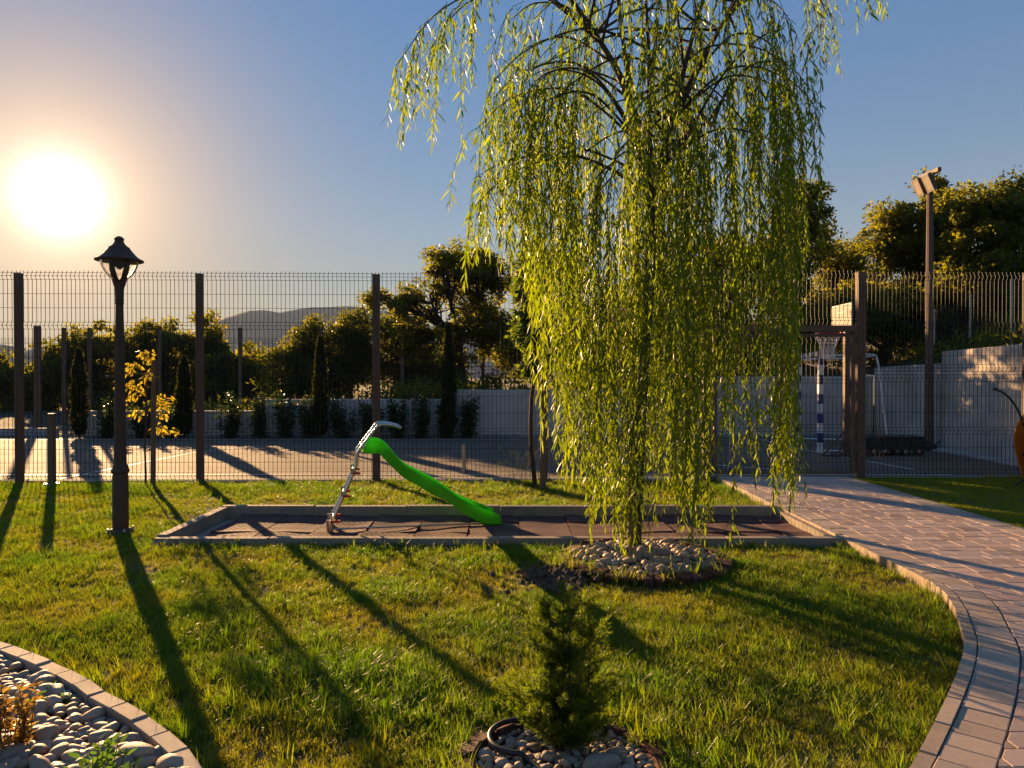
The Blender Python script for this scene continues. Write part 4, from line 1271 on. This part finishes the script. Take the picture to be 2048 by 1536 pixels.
# bushes against the far wall
def bush(label, px, py_top, w_px, seed, Y=17.75, name='laurel_bush', loose=.5):
    rg = np.random.default_rng(seed)
    x = (px - CX) * Y / F; h = CAMH - (py_top - HZ) * Y / F; w = w_px * Y / F
    t_ = thing(name, label, 'bush', (x, Y, 0), 'bushes planted along the far wall')
    m = MB(); C, A = [], []
    for k in range(9):
        an = rg.uniform(0, 6.28); sp = rg.random() ** .6 * w * .5; top = h * rg.uniform(.6, 1.0) if k else h * .98
        tip = Vector((x + sp * math.cos(an) * (1.0), Y + sp * .6 * math.sin(an), top))
        st = Vector((x + rg.normal() * .03, Y + rg.normal() * .03, 0))
        mid = st.lerp(tip, .45) + Vector(((tip.x - x) * .35, 0, 0))
        pts = smooth_poly([tuple(st), tuple(mid), tuple(tip)], 6)
        m.tube(pts, [.012 - .009 * i / (len(pts) - 1) for i in range(len(pts))], 4)
        for j in range(150):
            u = rg.uniform(.08, 1); p = pts[int(u * (len(pts) - 1))]
            C.append(np.array(p) + rg.normal(size=3) * (.05 + .035 * loose * (1 - u)) + np.array([0, 0, rg.uniform(-.04, .04)])); A.append(np.array([math.cos(an + rg.normal()), math.sin(an + rg.normal()), rg.uniform(-.1, .9)]))
    m.build('stem', M_bark_far, t_, True, 60)
    n = len(C)
    leaves('foliage', C, A, runit(rg, n), .095 * rg.uniform(.7, 1.2, n), .042, rg.random(n), L_bush, t_, .1)
bushes = [(212, 800, 40), (285, 805, 44), (345, 795, 46), (458, 785, 54), (520, 788, 36), (570, 778, 50), (620, 796, 44), (685, 796, 48), (742, 798, 56), (797, 792, 32), (840, 790, 34), (893, 796, 38), (936, 788, 36)]
ords = ['first', 'second', 'third', 'fourth', 'fifth', 'sixth', 'seventh', 'eighth', 'ninth', 'tenth', 'eleventh', 'twelfth', 'thirteenth']
for i, (px, top, w) in enumerate(bushes):
    bush(f'dark glossy bush against the far wall, {ords[i]} from the left in its row', px, top, w, 100 + i)
def cypress(label, px, py_top, w_px, Y, seed):
    rg = np.random.default_rng(seed)
    x = (px - CX) * Y / F; h = CAMH - (py_top - HZ) * Y / F; w = w_px * Y / F
    t_ = thing('cypress_tree', label, 'tree', (x, Y, 0), 'slim cypresses along the far wall')
    m = MB(); m.tube([(x, Y, -.05), (x, Y, h * .9)], [.03, .006], 6); m.build('trunk', M_bark_far, t_)
    n = 4200
    u = rg.random(n); r_ = w * .5 * np.minimum(1, (1 - u) * 2.2) ** .6 * np.minimum(1, .55 + u * 3) * (.5 + .55 * rg.random(n)); an = rg.uniform(0, 6.28, n)
    r_ *= 1 + .25 * np.sin(an * 3 + u * 20)
    pos = np.stack([x + r_ * np.cos(an), Y + r_ * np.sin(an), .06 + u * (h - .08)], 1)
    ax = np.stack([np.cos(an) * .5, np.sin(an) * .5, np.full(n, 1.2)], 1) + rg.normal(size=(n, 3)) * .25
    leaves('crown', pos, ax, runit(rg, n), .10, .035, rg.random(n), L_cypress, t_, .1)
cypress('slim dark cypress against the wall left of the lamp post', 158, 700, 26, 17.8, 201)
cypress('slim dark cypress just left of the second fence post', 368, 715, 26, 17.8, 202)
cypress('slim dark cypress in the bush row left of the third fence post', 641, 675, 24, 17.7, 203)
cypress('slim dark cypress in the bush row right of the slide', 897, 650, 24, 17.7, 204)

# ------------------------------------------------------------------ the willow
rg = np.random.default_rng(77)
wx, wy = 1.03, 5.98
willow = thing('willow_tree', 'weeping willow with long hanging yellow green strands in the pebble ring', 'tree', (wx, wy, 0))
def W(px, py, dy=0.0):
    p = V(px, py, 5.98); return Vector((p.x, p.y + dy, p.z))
m = MB()
trunk = [Vector((wx, wy, -.05)), W(1271, 1080), W(1276, 950), W(1283, 800), W(1291, 680), W(1297, 580), W(1301, 480), W(1301, 420, .02), W(1294, 375, .03)]
m.tube(bez([tuple(p) for p in trunk], 4), [.052 - .012 * i / 32 for i in range(33)], 10)
limbs = [[W(1296, 385, .02), W(1287, 350), W(1270, 270, -.04), W(1252, 170, -.10), W(1238, 90, -.16), W(1215, -60, -.25)],
         [W(1296, 385, .03), W(1299, 330, .08), W(1302, 230, .14), W(1306, 110, .2), W(1300, -60, .26)],
         [W(1299, 400, .02), W(1318, 335, -.02), W(1340, 250, -.04), W(1362, 150, -.08), W(1385, 60, -.1), W(1420, -60, -.15)],
         [W(1320, 335, 0), W(1352, 295, .06), W(1395, 248, .14), W(1440, 228, .22)],
         [W(1262, 230, -.06), W(1235, 150, -.02), W(1180, 40, .1), W(1120, -60, .2)],
         [W(1345, 240, -.04), W(1400, 130, .1), W(1450, 40, .2), W(1500, -40, .3)]]
limb_pts = []
for l in limbs:
    q = bez([tuple(p) for p in l], 5); limb_pts.append(q)
    m.tube(q, [.036 - .024 * i / (len(q) - 1) for i in range(len(q))], 8)
tk = m.build('trunk', M_bark, willow, True, 60)
BOT = [(780, 300), (830, 330), (870, 290), (900, 250), (925, 560), (945, 610), (975, 520), (1010, 560), (1045, 620), (1075, 780), (1100, 840), (1125, 960), (1150, 1030), (1185, 1060), (1215, 1100), (1240, 1085), (1262, 1110), (1290, 1110), (1305, 960), (1330, 960), (1350, 1040), (1375, 1080), (1400, 1095), (1420, 900), (1445, 880), (1470, 930), (1488, 1000), (1505, 800), (1530, 760), (1550, 960), (1575, 1040), (1596, 1030), (1604, 640), (1625, 590), (1645, 330), (1660, 140), (1700, 80), (1780, 60)]
bpx = [b[0] for b in BOT]; bpy_ = [b[1] for b in BOT]
def pxof(p): return CX + p.x * F / p.y
branches = MB(); C, A, Sd, Ln, Vr = [], [], [], [], []
strand_mb = MB()
def strand(st, outw, zend, free=True):
    L = st.z - zend
    if L < .25: return
    pxs_ = pxof(st)
    if st.z > 2.5 and st.y < 6.02 and 1232 < pxs_ < 1345 and rg.random() < .6: return
    cl_ = mnoise.noise((st.x * 3.6, st.y * 2.4, 4.0))
    if free and rg.random() > 1.0 + 1.1 * cl_: return
    if free and cl_ < -.08: zend = zend + (st.z - zend) * .22; L = st.z - zend
    n = max(4, int(L / .09))
    ph1, ph2 = rg.uniform(0, 6.28, 2); amp = rg.uniform(.015, .06)
    pts = []
    reach = rg.uniform(.04, .16)
    for i in range(n + 1):
        s = L * i / n
        o = outw * reach * (1 - math.exp(-s / .25))
        pts.append(Vector((st.x + o.x + amp * math.sin(s * 2.1 + ph1) * min(1, s), st.y + o.y + amp * math.sin(s * 1.7 + ph2) * min(1, s), st.z - s + .04 * math.sin(min(1, s / .2) * math.pi) * (1 if s < .2 else 0))))
    strand_mb.tube(pts, [.0028 - .0018 * i / n for i in range(n + 1)], 3, False)
    nl = int(L / .027); az = rg.uniform(0, 6.28)
    hue = rg.uniform(.0, .55)
    for k in range(nl):
        s = (k + rg.random() * .8) / nl
        if s < .04: continue
        i = min(n - 1, int(s * n)); p = pts[i].lerp(pts[i + 1], s * n - i)
        az += 2.4 + rg.normal() * .3
        spread = rg.uniform(.25, .95) * (1.0 if s < .93 else .5)
        C.append((p.x, p.y, p.z)); A.append((math.cos(az) * spread, math.sin(az) * spread, -1.0 + rg.uniform(-.1, .35)))
        Sd.append((-math.sin(az) + rg.normal() * .5, math.cos(az) + rg.normal() * .5, rg.normal() * .3)); Ln.append((.05 + .085 * rg.random() ** 1.2) * (.75 if s > .95 else 1)); Vr.append(min(1, max(0, hue + .25 * s + rg.normal() * .15)))
def branch(st, end, rise, nst, zb=None, t0=.4):
    mid1 = st.lerp(end, .4) + Vector((0, 0, rise)); mid2 = st.lerp(end, .78) + Vector((0, 0, rise * .75))
    q = smooth_poly([tuple(st), tuple(mid1), tuple(mid2), tuple(end)], 6)
    branches.tube(q, [.013 - .0105 * i / (len(q) - 1) for i in range(len(q))], 5)
    outw = Vector((end.x - st.x, end.y - st.y, 0)); outw = outw.normalized() if outw.length > .01 else Vector((1, 0, 0))
    for k in range(nst):
        u = t0 + (1 - t0) * (k + rg.random()) / nst
        f = u * (len(q) - 1); i = min(len(q) - 2, int(f)); p = q[i].lerp(q[i + 1], f - i)
        low = np.interp(pxof(p + outw * .1), bpx, bpy_)
        zl = CAMH - (low - HZ) * 5.98 / F
        if zb is not None: zl = max(zl, zb)
        span = p.z - zl
        if span < .3: continue
        e = zl + span * (rg.random() ** 1.5) * (.62 if p.z > 3.2 else .5)
        strand(p + Vector(rg.normal(size=3)) * .02, (outw + Vector((rg.normal() * .5, rg.normal() * .5, 0))), max(e, .10))
    # leaves along the branch itself
    for k in range(26):
        f = rg.uniform(.15, 1) * (len(q) - 1); i = min(len(q) - 2, int(f)); p = q[i].lerp(q[i + 1], f - i); az = rg.uniform(0, 6.28)
        C.append((p.x, p.y, p.z)); A.append((math.cos(az), math.sin(az), -.4)); Sd.append((-math.sin(az), math.cos(az), .3)); Ln.append(.08); Vr.append(.3)
for k in range(40):
    l = limb_pts[rg.integers(len(limb_pts))]
    st = l[int(rg.uniform(.25, 1) * (len(l) - 1))]
    az = rg.uniform(0, 6.28); rad = rg.uniform(.55, 1.0) ** .7
    end = Vector((1.10 + 1.36 * rad * math.cos(az), 6.0 + 1.2 * rad * math.sin(az), 0))
    ztop = 4.95 - 1.25 * (abs(math.cos(az)) * rad) ** 2.2 - .2 * rg.random()
    end.z = min(ztop, st.z + rg.uniform(-.6, .5))
    end.z = max(end.z, 3.0)
    branch(st, end, rg.uniform(.12, .45), 8)
for k in range(15):      # inner low hangers close to the trunk
    l = limb_pts[rg.integers(4)]
    st = l[int(rg.uniform(.1, .6) * (len(l) - 1))]
    az = rg.uniform(0, 6.28)
    end = Vector((1.15 + .62 * math.cos(az), 6.0 + .6 * math.sin(az), rg.uniform(2.75, 3.4)))
    branch(st, end, .2, 8)
for px_, py_, dy, li, ns in ((985, 190, .1, 0, 9), (962, 270, -.2, 0, 9), (945, 350, .15, 0, 8), (1010, 110, .3, 4, 9), (1040, 250, -.5, 0, 8), (975, 330, .5, 0, 8), (950, 420, -.1, 0, 6), (1030, 60, -.2, 4, 9),
                             (1585, 130, .1, 5, 8), (1625, 215, .2, 5, 7), (1610, 260, -.3, 5, 7), (1560, 200, .5, 3, 8), (1590, 330, .0, 3, 7), (1540, 90, -.4, 5, 8)):
    e = W(px_, py_, dy); l = limb_pts[li]
    i_ = min(range(len(l)), key=lambda q_: abs(l[q_].z - (e.z - .1)))
    branch(l[i_], e, rg.uniform(.2, .4), ns, None, .55)
for px_, py_, dy, low_ in ((1185, 700, -.25, 1050), (1215, 640, .2, 1095), (1245, 720, -.35, 1090), (1270, 650, -.15, 1105), (1235, 600, .35, 1090), (1345, 660, -.2, 1050), (1375, 640, .25, 1085), (1395, 700, -.3, 1090), (1150, 620, .1, 1020), (1120, 600, -.2, 930), (1440, 600, .3, 890), (1550, 600, -.1, 980), (1580, 560, .2, 1035), (1490, 620, .1, 980)):
    for q_ in range(7):
        p = W(px_ + rg.normal() * 16, py_ - 90 + rg.normal() * 60, dy + rg.normal() * .08)
        zl = CAMH - (low_ - HZ) * 5.98 / F
        strand(p, Vector((rg.normal(), rg.normal(), 0)).normalized(), zl + abs(rg.normal()) * .22, False)
# the long left branch and the right one reaching past the top edge
lt = limb_pts[4][-8]
branch(lt, Vector((-.93, 5.95, 4.05)), .55, 13, 3.3, .62)
branch(lt, Vector((-.70, 6.15, 4.25)), .50, 10, 3.25, .6)
branch(lt, Vector((-.45, 5.7, 4.35)), .45, 8, 3.5, .55)
rt = limb_pts[5][-6]
branch(rt, Vector((3.05, 5.95, 4.62)), .50, 8, 4.3, .6)
branch(rt, Vector((2.62, 6.1, 4.75)), .45, 9, 3.95, .6)
branch(rt, Vector((2.52, 5.8, 4.35)), .5, 9, 3.4, .6)
branches.build('branches', M_bark, tk, True, 60, kind='stuff')
n = len(C)
leaves('crown', C, A, Sd, Ln, np.array(Ln) * .145, Vr, L_willow, willow, .12, True, extra=(strand_mb.v, strand_mb.f))
print('willow leaves', n)
m = MB(); m.tube([(wx - .055, wy - .02, -.1), (wx - .05, wy - .02, 1.18)], [.030, .028], 8)
tag(m.build('tree_stake', M_wood, None, True, 50), 'round wooden stake beside the willow trunk', 'stake')

# ------------------------------------------------------------------ saplings with stakes
def sapling(name, label, base, h, stems, leafn, size, mat, seed, spread, first=.35, wide=.5):
    rg = np.random.default_rng(seed); base = Vector(base)
    t_ = thing(name, label, 'tree', base)
    m = MB(); tr = wander(base - Vector((0, 0, .05)), base + Vector((stems, 0, h)), 8, .012, rg); m.tube(tr, [.016 - .011 * i / 8 for i in range(9)], 6)
    C, A = [], []
    for k in range(15):
        u = first + (1 - first) * (k + .5) / 15; f = u * 8; p = tr[int(min(7, f))].lerp(tr[int(min(7, f)) + 1], f - int(min(7, f)))
        an = rg.uniform(0, 6.28) if k % 3 else rg.choice([0.0, 3.1]); L = spread * rg.uniform(.5, 1.0) * (1 - .35 * u)
        e = p + Vector((math.cos(an) * L, math.sin(an) * L * .8, rg.uniform(.0, .22)))
        q = smooth_poly([tuple(p), tuple(p.lerp(e, .5) + Vector((0, 0, .06))), tuple(e), tuple(e + Vector((math.cos(an) * .05, 0, -.06)))], 4); m.tube(q, [.005 - .003 * i / (len(q) - 1) for i in range(len(q))], 4)
        for j in range(leafn // 15):
            w = rg.uniform(.35, 1); c = q[int(w * (len(q) - 1))]
            C.append(np.array(c) + rg.normal(size=3) * .035); A.append((rg.normal() * .6 + math.cos(an) * .4, rg.normal() * .6, -1.0 + rg.uniform(0, .8)))
    m.build('trunk', M_bark, t_, True, 60)
    n = len(C); leaves('foliage', C, A, runit(rg, n), size * rg.uniform(.7, 1.25, n), size * wide, rg.random(n), mat, t_, .25, True)
sapling('young_tree', 'thin young tree with wilted orange leaves beside its stake left of the second post', (-4.95, 9.78, 0), 1.72, .04, 270, .085, L_orange, 301, .42, .42, .42)
m = MB(); m.tube([(-4.82, 9.72, -.1), (-4.80, 9.72, 1.72)], [.036, .033], 8)
tag(m.build('tree_stake', M_wood, None, True, 50), 'round wooden stake holding up the wilted orange sapling', 'stake')
broad_tree('young_linden', 'narrow young tree with round green leaves beside a brown stake left of the willow', (.33, 9.85, 0),
           [lob(1066, 520, 9.8, 26, 34), lob(1058, 590, 9.8, 34, 46), lob(1062, 660, 9.8, 34, 50), lob(1076, 725, 9.8, 24, 40)], 302, 3000, .085, L_linden, M_bark, .028, .5, 'tree', None, .12, 90)
m = MB(); m.tube([(.415, 9.70, -.1), (.425, 9.70, 1.55)], [.042, .040], 8)
tag(m.build('tree_stake', M_wood, None, True, 50), 'thick brown stake on the grass in front of the middle fence post', 'stake')

# ------------------------------------------------------------------ small conifer in front
rg = np.random.default_rng(55)
cxx, cyy2 = .205, 2.88
con = thing('dwarf_conifer', 'small feathery green conifer in the pebble ring at the bottom of the photo', 'conifer', (cxx, cyy2, 0))
m = MB(); C, A = [], []
leaders = [(0.0, 0.0, .66), (.075, .02, .58), (-.055, .03, .57), (.02, -.06, .55), (.11, .04, .46), (-.10, -.02, .43)]
for lx_, ly_, h in leaders:
    st = Vector((cxx, cyy2, 0)); tip = Vector((cxx + lx_, cyy2 + ly_, h))
    q = smooth_poly([tuple(st), tuple(st.lerp(tip, .35) + Vector((lx_ * .5, ly_ * .5, 0))), tuple(tip)], 8)
    m.tube(q, [.008 - .0065 * i / (len(q) - 1) for i in range(len(q))], 5)
    nb = int(52 * h / .6)
    for k in range(nb):
        u = rg.uniform(.08, 1.0); f = u * (len(q) - 1); i = min(len(q) - 2, int(f)); p = q[i].lerp(q[i + 1], f - i)
        an = rg.uniform(0, 6.28)
        envelope = .225 * min(1, (1.06 - u * h / .66) * 1.25) * (.75 + .25 * min(1, p.z / .12))
        L = envelope * rg.uniform(.4, 1.12)
        e = p + Vector((math.cos(an) * L, math.sin(an) * L, L * rg.uniform(.35, .95)))
        bq = smooth_poly([tuple(p), tuple(p.lerp(e, .5) + Vector((0, 0, -.012))), tuple(e)], 4)
        m.tube(bq, [.0022, .0018, .0017, .0015, .0013, .001, .001, .0008, .0006][:len(bq)], 3, False)
        for j in range(int(60 + 680 * L)):
            w = rg.uniform(.15, 1); c = bq[int(w * (len(bq) - 1))]; d = (e - p).normalized()
            a2 = rg.normal(size=3) * .55 + np.array(d) * .9 + np.array([0, 0, .2])
            C.append(np.array(c) + rg.normal(size=3) * .006); A.append(a2)
m.build('stem', M_bark, con, True, 60)
n = len(C)
leaves('foliage', C, A, runit(rg, n), .026 * rg.uniform(.6, 1.3, n), .0034, np.clip(.40 + rg.normal(size=n) * .25, 0, 1), L_conifer, con, .15)
print('conifer needles', n)

# ------------------------------------------------------------------ plants in the stone bed
def upright_plant(name, label, cat, c, stems, h, spread, leafn, size, wide, mat, seed):
    rg = np.random.default_rng(seed); c = Vector(c)
    t_ = thing(name, label, cat, c)
    m = MB(); C, A = [], []
    for k in range(stems):
        an = rg.uniform(0, 6.28); sp = spread * rg.random() ** .6
        tip = c + Vector((math.cos(an) * sp, math.sin(an) * sp, h * rg.uniform(.6, 1)))
        st = c + Vector((math.cos(an) * sp * .35, math.sin(an) * sp * .35, -.02))
        q = smooth_poly([tuple(st), tuple(st.lerp(tip, .5) + Vector(rg.normal(size=3)) * .015), tuple(tip)], 6)
        m.tube(q, [.0032 - .002 * i / (len(q) - 1) for i in range(len(q))], 4)
        for j in range(leafn):
            u = (j + rg.random()) / leafn; p = q[int(u * (len(q) - 1))]; a = j * 2.4 + rg.normal() * .3
            C.append(tuple(np.array(p) + rg.normal(size=3) * .006)); A.append((math.cos(a), math.sin(a), rg.uniform(.1, .9)))
    m.build('stem', M_bark, t_, True, 60)
    n = len(C); leaves('foliage', C, A, runit(rg, n), size * rg.uniform(.6, 1.2, n), size * wide, rg.random(n), mat, t_, .15, True)
upright_plant('rust_shrub', 'rust and yellow leaved little shrub among the river stones at the left edge', 'shrub', (-1.95, 2.80, -.03), 24, .31, .125, 30, .036, .42, L_rust, 401)
upright_plant('garden_weed', 'green upright weed growing between the river stones', 'plant', (-1.42, 2.50, -.03), 11, .27, .14, 26, .045, .36, L_weed, 402)
upright_plant('creeping_weed', 'low green weed against the inside of the curved kerb', 'plant', (-2.05, 3.22, -.03), 9, .10, .09, 14, .03, .45, L_weed, 403)
upright_plant('creeping_weed', 'tiny green weed by the kerb near the upper stones', 'plant', (-2.18, 3.33, -.03), 7, .09, .07, 12, .028, .45, L_weed, 404)
# dry seeding grass at the fence
rg = np.random.default_rng(66); m = MB()
dw = G(1045, 962)
for k in range(26):
    an = rg.uniform(0, 6.28); h = rg.uniform(.25, .52); sp = rg.uniform(.05, .3)
    st = Vector((dw.x + rg.normal() * .12, 10.05 + rg.normal() * .04, 0)); tip = st + Vector((math.cos(an) * sp, math.sin(an) * sp * .4, h))
    q = smooth_poly([tuple(st), tuple(st.lerp(tip, .6) + Vector((0, 0, .06))), tuple(tip)], 4); m.tube(q, .0018, 3, False)
    for j in range(4): p = q[-1 - j]; m.lathe([(.001, 0), (.007, .012), (.002, .035)], (p.x, p.y, p.z - .01), 4)
M_strawst = solid('straw', (.42, .33, .18), (.34, .25, .13), 30, .7)
tag(m.build('dry_weed', M_strawst, None, True, 60), 'clump of dry straw coloured seeding grass at the foot of the fence', 'plant')

# ------------------------------------------------------------------ grass
def blade_tuft(name, n, h, hv, rad, lean, width, mat, seed):
    rg = np.random.default_rng(seed); P, fs = [], []
    for k in range(n):
        a = rg.uniform(0, 6.28); r_ = rad * math.sqrt(rg.random()); b = np.array([r_ * math.cos(a), r_ * math.sin(a), -.012])
        hh = h * (1 + hv * rg.normal()); hh = max(hh, h * .35)
        az = rg.uniform(0, 6.28); ln = lean * rg.uniform(.2, 1.3); d = np.array([math.cos(az), math.sin(az), 0]); s = np.array([-math.sin(az + rg.normal() * .6), math.cos(az), 0]) * width * rg.uniform(.7, 1.3)
        o = len(P)
        for u, w in ((0, 1), (.4, .9), (.75, .55)):
            c = b + d * (ln * hh * u ** 2) + np.array([0, 0, hh * u * (1 - .18 * ln * u)]); P += [tuple(c + s * w * .5), tuple(c - s * w * .5)]
        c = b + d * ln * hh + np.array([0, 0, hh * (1 - .25 * ln)]); P.append(tuple(c))
        fs += [(o, o + 1, o + 3, o + 2), (o + 2, o + 3, o + 5, o + 4), (o + 4, o + 5, o + 6)]
    me = bpy.data.meshes.new(name); me.from_pydata(P, [], fs); me.materials.append(mat); me.update()
    return bpy.data.objects.new(name, me)
def scatter_instances(name, pts, rot, scl, idx, lush, objs, mat_kind='stuff'):
    col = bpy.data.collections.new(name + '_tufts')
    for o in objs: col.objects.link(o)
    n = len(pts); me = bpy.data.meshes.new(name); me.vertices.add(n); me.vertices.foreach_set('co', np.asarray(pts, np.float32).ravel())
    for nm_, ty, dat in (('rot', 'FLOAT_VECTOR', rot), ('scl', 'FLOAT', scl), ('idx', 'INT', idx), ('lush', 'FLOAT', lush)):
        a = me.attributes.new(nm_, ty, 'POINT'); a.data.foreach_set('vector' if ty == 'FLOAT_VECTOR' else 'value', np.asarray(dat, np.int32 if ty == 'INT' else np.float32).ravel())
    ob = put(name, me, None, kind='stuff')
    g = bpy.data.node_groups.new(name, 'GeometryNodeTree')
    g.interface.new_socket('Geometry', in_out='INPUT', socket_type='NodeSocketGeometry'); g.interface.new_socket('Geometry', in_out='OUTPUT', socket_type='NodeSocketGeometry')
    gi, go = g.nodes.new('NodeGroupInput'), g.nodes.new('NodeGroupOutput')
    ci = g.nodes.new('GeometryNodeCollectionInfo'); ci.inputs['Collection'].default_value = col; ci.inputs['Separate Children'].default_value = True; ci.inputs['Reset Children'].default_value = True
    ip = g.nodes.new('GeometryNodeInstanceOnPoints'); ip.inputs['Pick Instance'].default_value = True
    def att(nm_, ty):
        a = g.nodes.new('GeometryNodeInputNamedAttribute'); a.data_type = ty; a.inputs['Name'].default_value = nm_; return [s for s in a.outputs if s.enabled][0]
    e2r = g.nodes.new('FunctionNodeEulerToRotation'); g.links.new(att('rot', 'FLOAT_VECTOR'), e2r.inputs[0])
    g.links.new(gi.outputs[0], ip.inputs['Points']); g.links.new(ci.outputs[0], ip.inputs['Instance']); g.links.new(att('idx', 'INT'), ip.inputs['Instance Index'])
    g.links.new(e2r.outputs[0], ip.inputs['Rotation']); g.links.new(att('scl', 'FLOAT'), ip.inputs['Scale']); g.links.new(ip.outputs[0], go.inputs[0])
    md = ob.modifiers.new('grass', 'NODES'); md.node_group = g
    return ob
tufts = [blade_tuft(f'grass_tuft_a{i}', 20, .050, .3, .036, .6, .0036, L_grass, 500 + i) for i in range(6)]
tufts += [blade_tuft(f'grass_tuft_b{i}', 14, .045, .35, .035, .9, .0028, L_straw, 520 + i) for i in range(2)]
tufts += [blade_tuft(f'grass_tuft_c{i}', 12, .105, .3, .03, .5, .0050, L_grass, 540 + i) for i in range(3)]
rg = np.random.default_rng(88)
pts, rot, scl, idx, lush = [], [], [], [], []
def open_lawn(x, y):
    if x > edge_x(y) - .012 or y > fence_y(x) + .05: return False
    if SBX[0] - .02 < x and SBX[2] - .015 < y < SBX[3] + .01: return False
    if y < bed_side(x, y) + .015: return False
    if math.hypot(x - RING1[0], y - RING1[1]) < RING1[2] + .0: return False
    if math.hypot(x - RING2[0], y - RING2[1]) < RING2[2] - .02: return False
    return True
for (y0, y1, dens) in ((2.1, 3.6, 1900), (3.6, 5.0, 1450), (5.0, 7.0, 950), (7.0, 10.35, 640)):
    xa, xb = -(.78 * y1 + .9), min(2.95, .78 * y1)
    cnt = int((xb - xa) * (y1 - y0) * dens)
    X = rg.uniform(xa, xb, cnt); Yv = rg.uniform(y0, y1, cnt); U = rg.random((cnt, 4)); NRM = rg.normal(size=(cnt, 3))
    for k in range(cnt):
        x, y = X[k], Yv[k]
        if x < -(.76 * y + .7) or not open_lawn(x, y): continue
        a = nz(x, y, 1.3, 2.2); b = nz(x, y, 4.1, 5.7)
        lu = .5 + .55 * a + .25 * b
        g1 = math.exp(-(((x + .85) / .55) ** 2 + ((y - 3.55) / .45) ** 2)); g2 = math.exp(-(((x - .5) / .55) ** 2 + ((y - 2.75) / .5) ** 2))
        g3 = math.exp(-(((y - 9.6) / .5) ** 2)); g4 = math.exp(-(((y - 6.2) / .14) ** 2)) * (-3.4 < x < 2.9)
        gd_ = math.exp(-(((x - .36) / .28) ** 2 + ((y - 5.36) / .3) ** 2))
        if U[k, 3] < gd_ * .92: continue
        if U[k, 3] > .96 + .2 * b + .5 * a and U[k, 2] < .6: continue
        near_edge = (edge_x(y) - x < .12) or (0 < y - bed_side(x, y) < .12)
        lu += .6 * g1 + .5 * g2 + .25 * g3 + .25 * g4 + (.2 if near_edge else 0)
        kind = U[k, 0]
        if kind < .09 * (1 - min(1, max(0, lu))) + .02: i = 6 + int(U[k, 1] * 2)
        elif kind > .985 - .10 * g1 - .22 * g2 - .05 * g3 - .10 * g4 * 0 - (.06 if near_edge else 0): i = 8 + int(U[k, 1] * 3)
        else: i = int(U[k, 1] * 6)
        s = (.62 + .42 * U[k, 2]) * (1 + .45 * max(-.6, min(1, a * 1.2 + b * .6))) * (1 + .55 * g1 + .5 * g2 + .25 * g3)
        if i >= 8: s = .55 + .45 * U[k, 2]; lu = max(lu, .55 + .3 * U[k, 1])
        pts.append((x, y, lz(x, y))); rot.append((NRM[k, 0] * .12, NRM[k, 1] * .12, U[k, 1] * 40)); scl.append(s); idx.append(i); lush.append(min(1, max(0, lu + NRM[k, 2] * .12)))
# a few blades among the pebbles
for k in range(90):
    a = rg.uniform(0, 6.28); r_ = rg.uniform(.25, .6); x, y = RING1[0] + r_ * math.cos(a), RING1[1] + r_ * math.sin(a)
    pts.append((x, y, .03)); rot.append((0, 0, a)); scl.append(rg.uniform(.6, 1.2)); idx.append(int(rg.integers(6))); lush.append(.4)
for k in range(16):
    a = rg.uniform(3.3, 6.1); r_ = rg.uniform(.3, .42); x, y = RING2[0] + r_ * math.cos(a), RING2[1] + r_ * math.sin(a)
    pts.append((x, y, .0)); rot.append((0, 0, a)); scl.append(rg.uniform(.7, 1.1)); idx.append(8 + int(rg.integers(3))); lush.append(.8)
for k in range(26):
    u = rg.random(); p = bed_curve[int(u * (len(bed_curve) - 1))]; x, y = p.x - .12, p.y - .12
    pts.append((x, y, -.03)); rot.append((0, 0, u * 40)); scl.append(rg.uniform(.6, 1.0)); idx.append(int(rg.integers(6))); lush.append(.8)
for ring, n_, lo in ((RING1, 260, 3.0), (RING2, 150, 0.0)):
    for k in range(n_):
        a = rg.uniform(lo, 6.4); r_ = ring[2] + rg.uniform(-.06, .07)
        x, y = ring[0] + r_ * math.cos(a), ring[1] + r_ * math.sin(a)
        if nz(x, y, 3.5, 1.0) < -.12: continue
        pts.append((x, y, .0)); rot.append((rg.normal() * .2, rg.normal() * .2, a * 9)); scl.append(rg.uniform(.9, 1.6)); idx.append(int(rg.integers(6)) if k % 5 else 8 + int(rg.integers(3))); lush.append(rg.uniform(.3, .9))
scatter_instances('grass', pts, rot, scl, idx, lush, tufts)
print('grass tufts', len(pts))
tt = [blade_tuft(f'turf_tuft_{i}', 26, .030, .25, .045, .7, .0045, L_turf, 600 + i) for i in range(4)]
cnt = 15000
X = rg.uniform(4.83, 9.5, cnt); Yv = rg.uniform(5.2, 10.28, cnt)
k_ = [(x, y) for x, y in zip(X, Yv) if x < .76 * y + .6 and y < fence_y(x) - .02]
n = len(k_)
scatter_instances('turf_grass', [(x, y, turf_z(x, y)) for x, y in k_], np.stack([np.zeros(n), np.zeros(n), rg.uniform(0, 6, n)], 1), rg.uniform(.7, 1.2, n), rg.integers(0, 4, n), rg.random(n), tt)
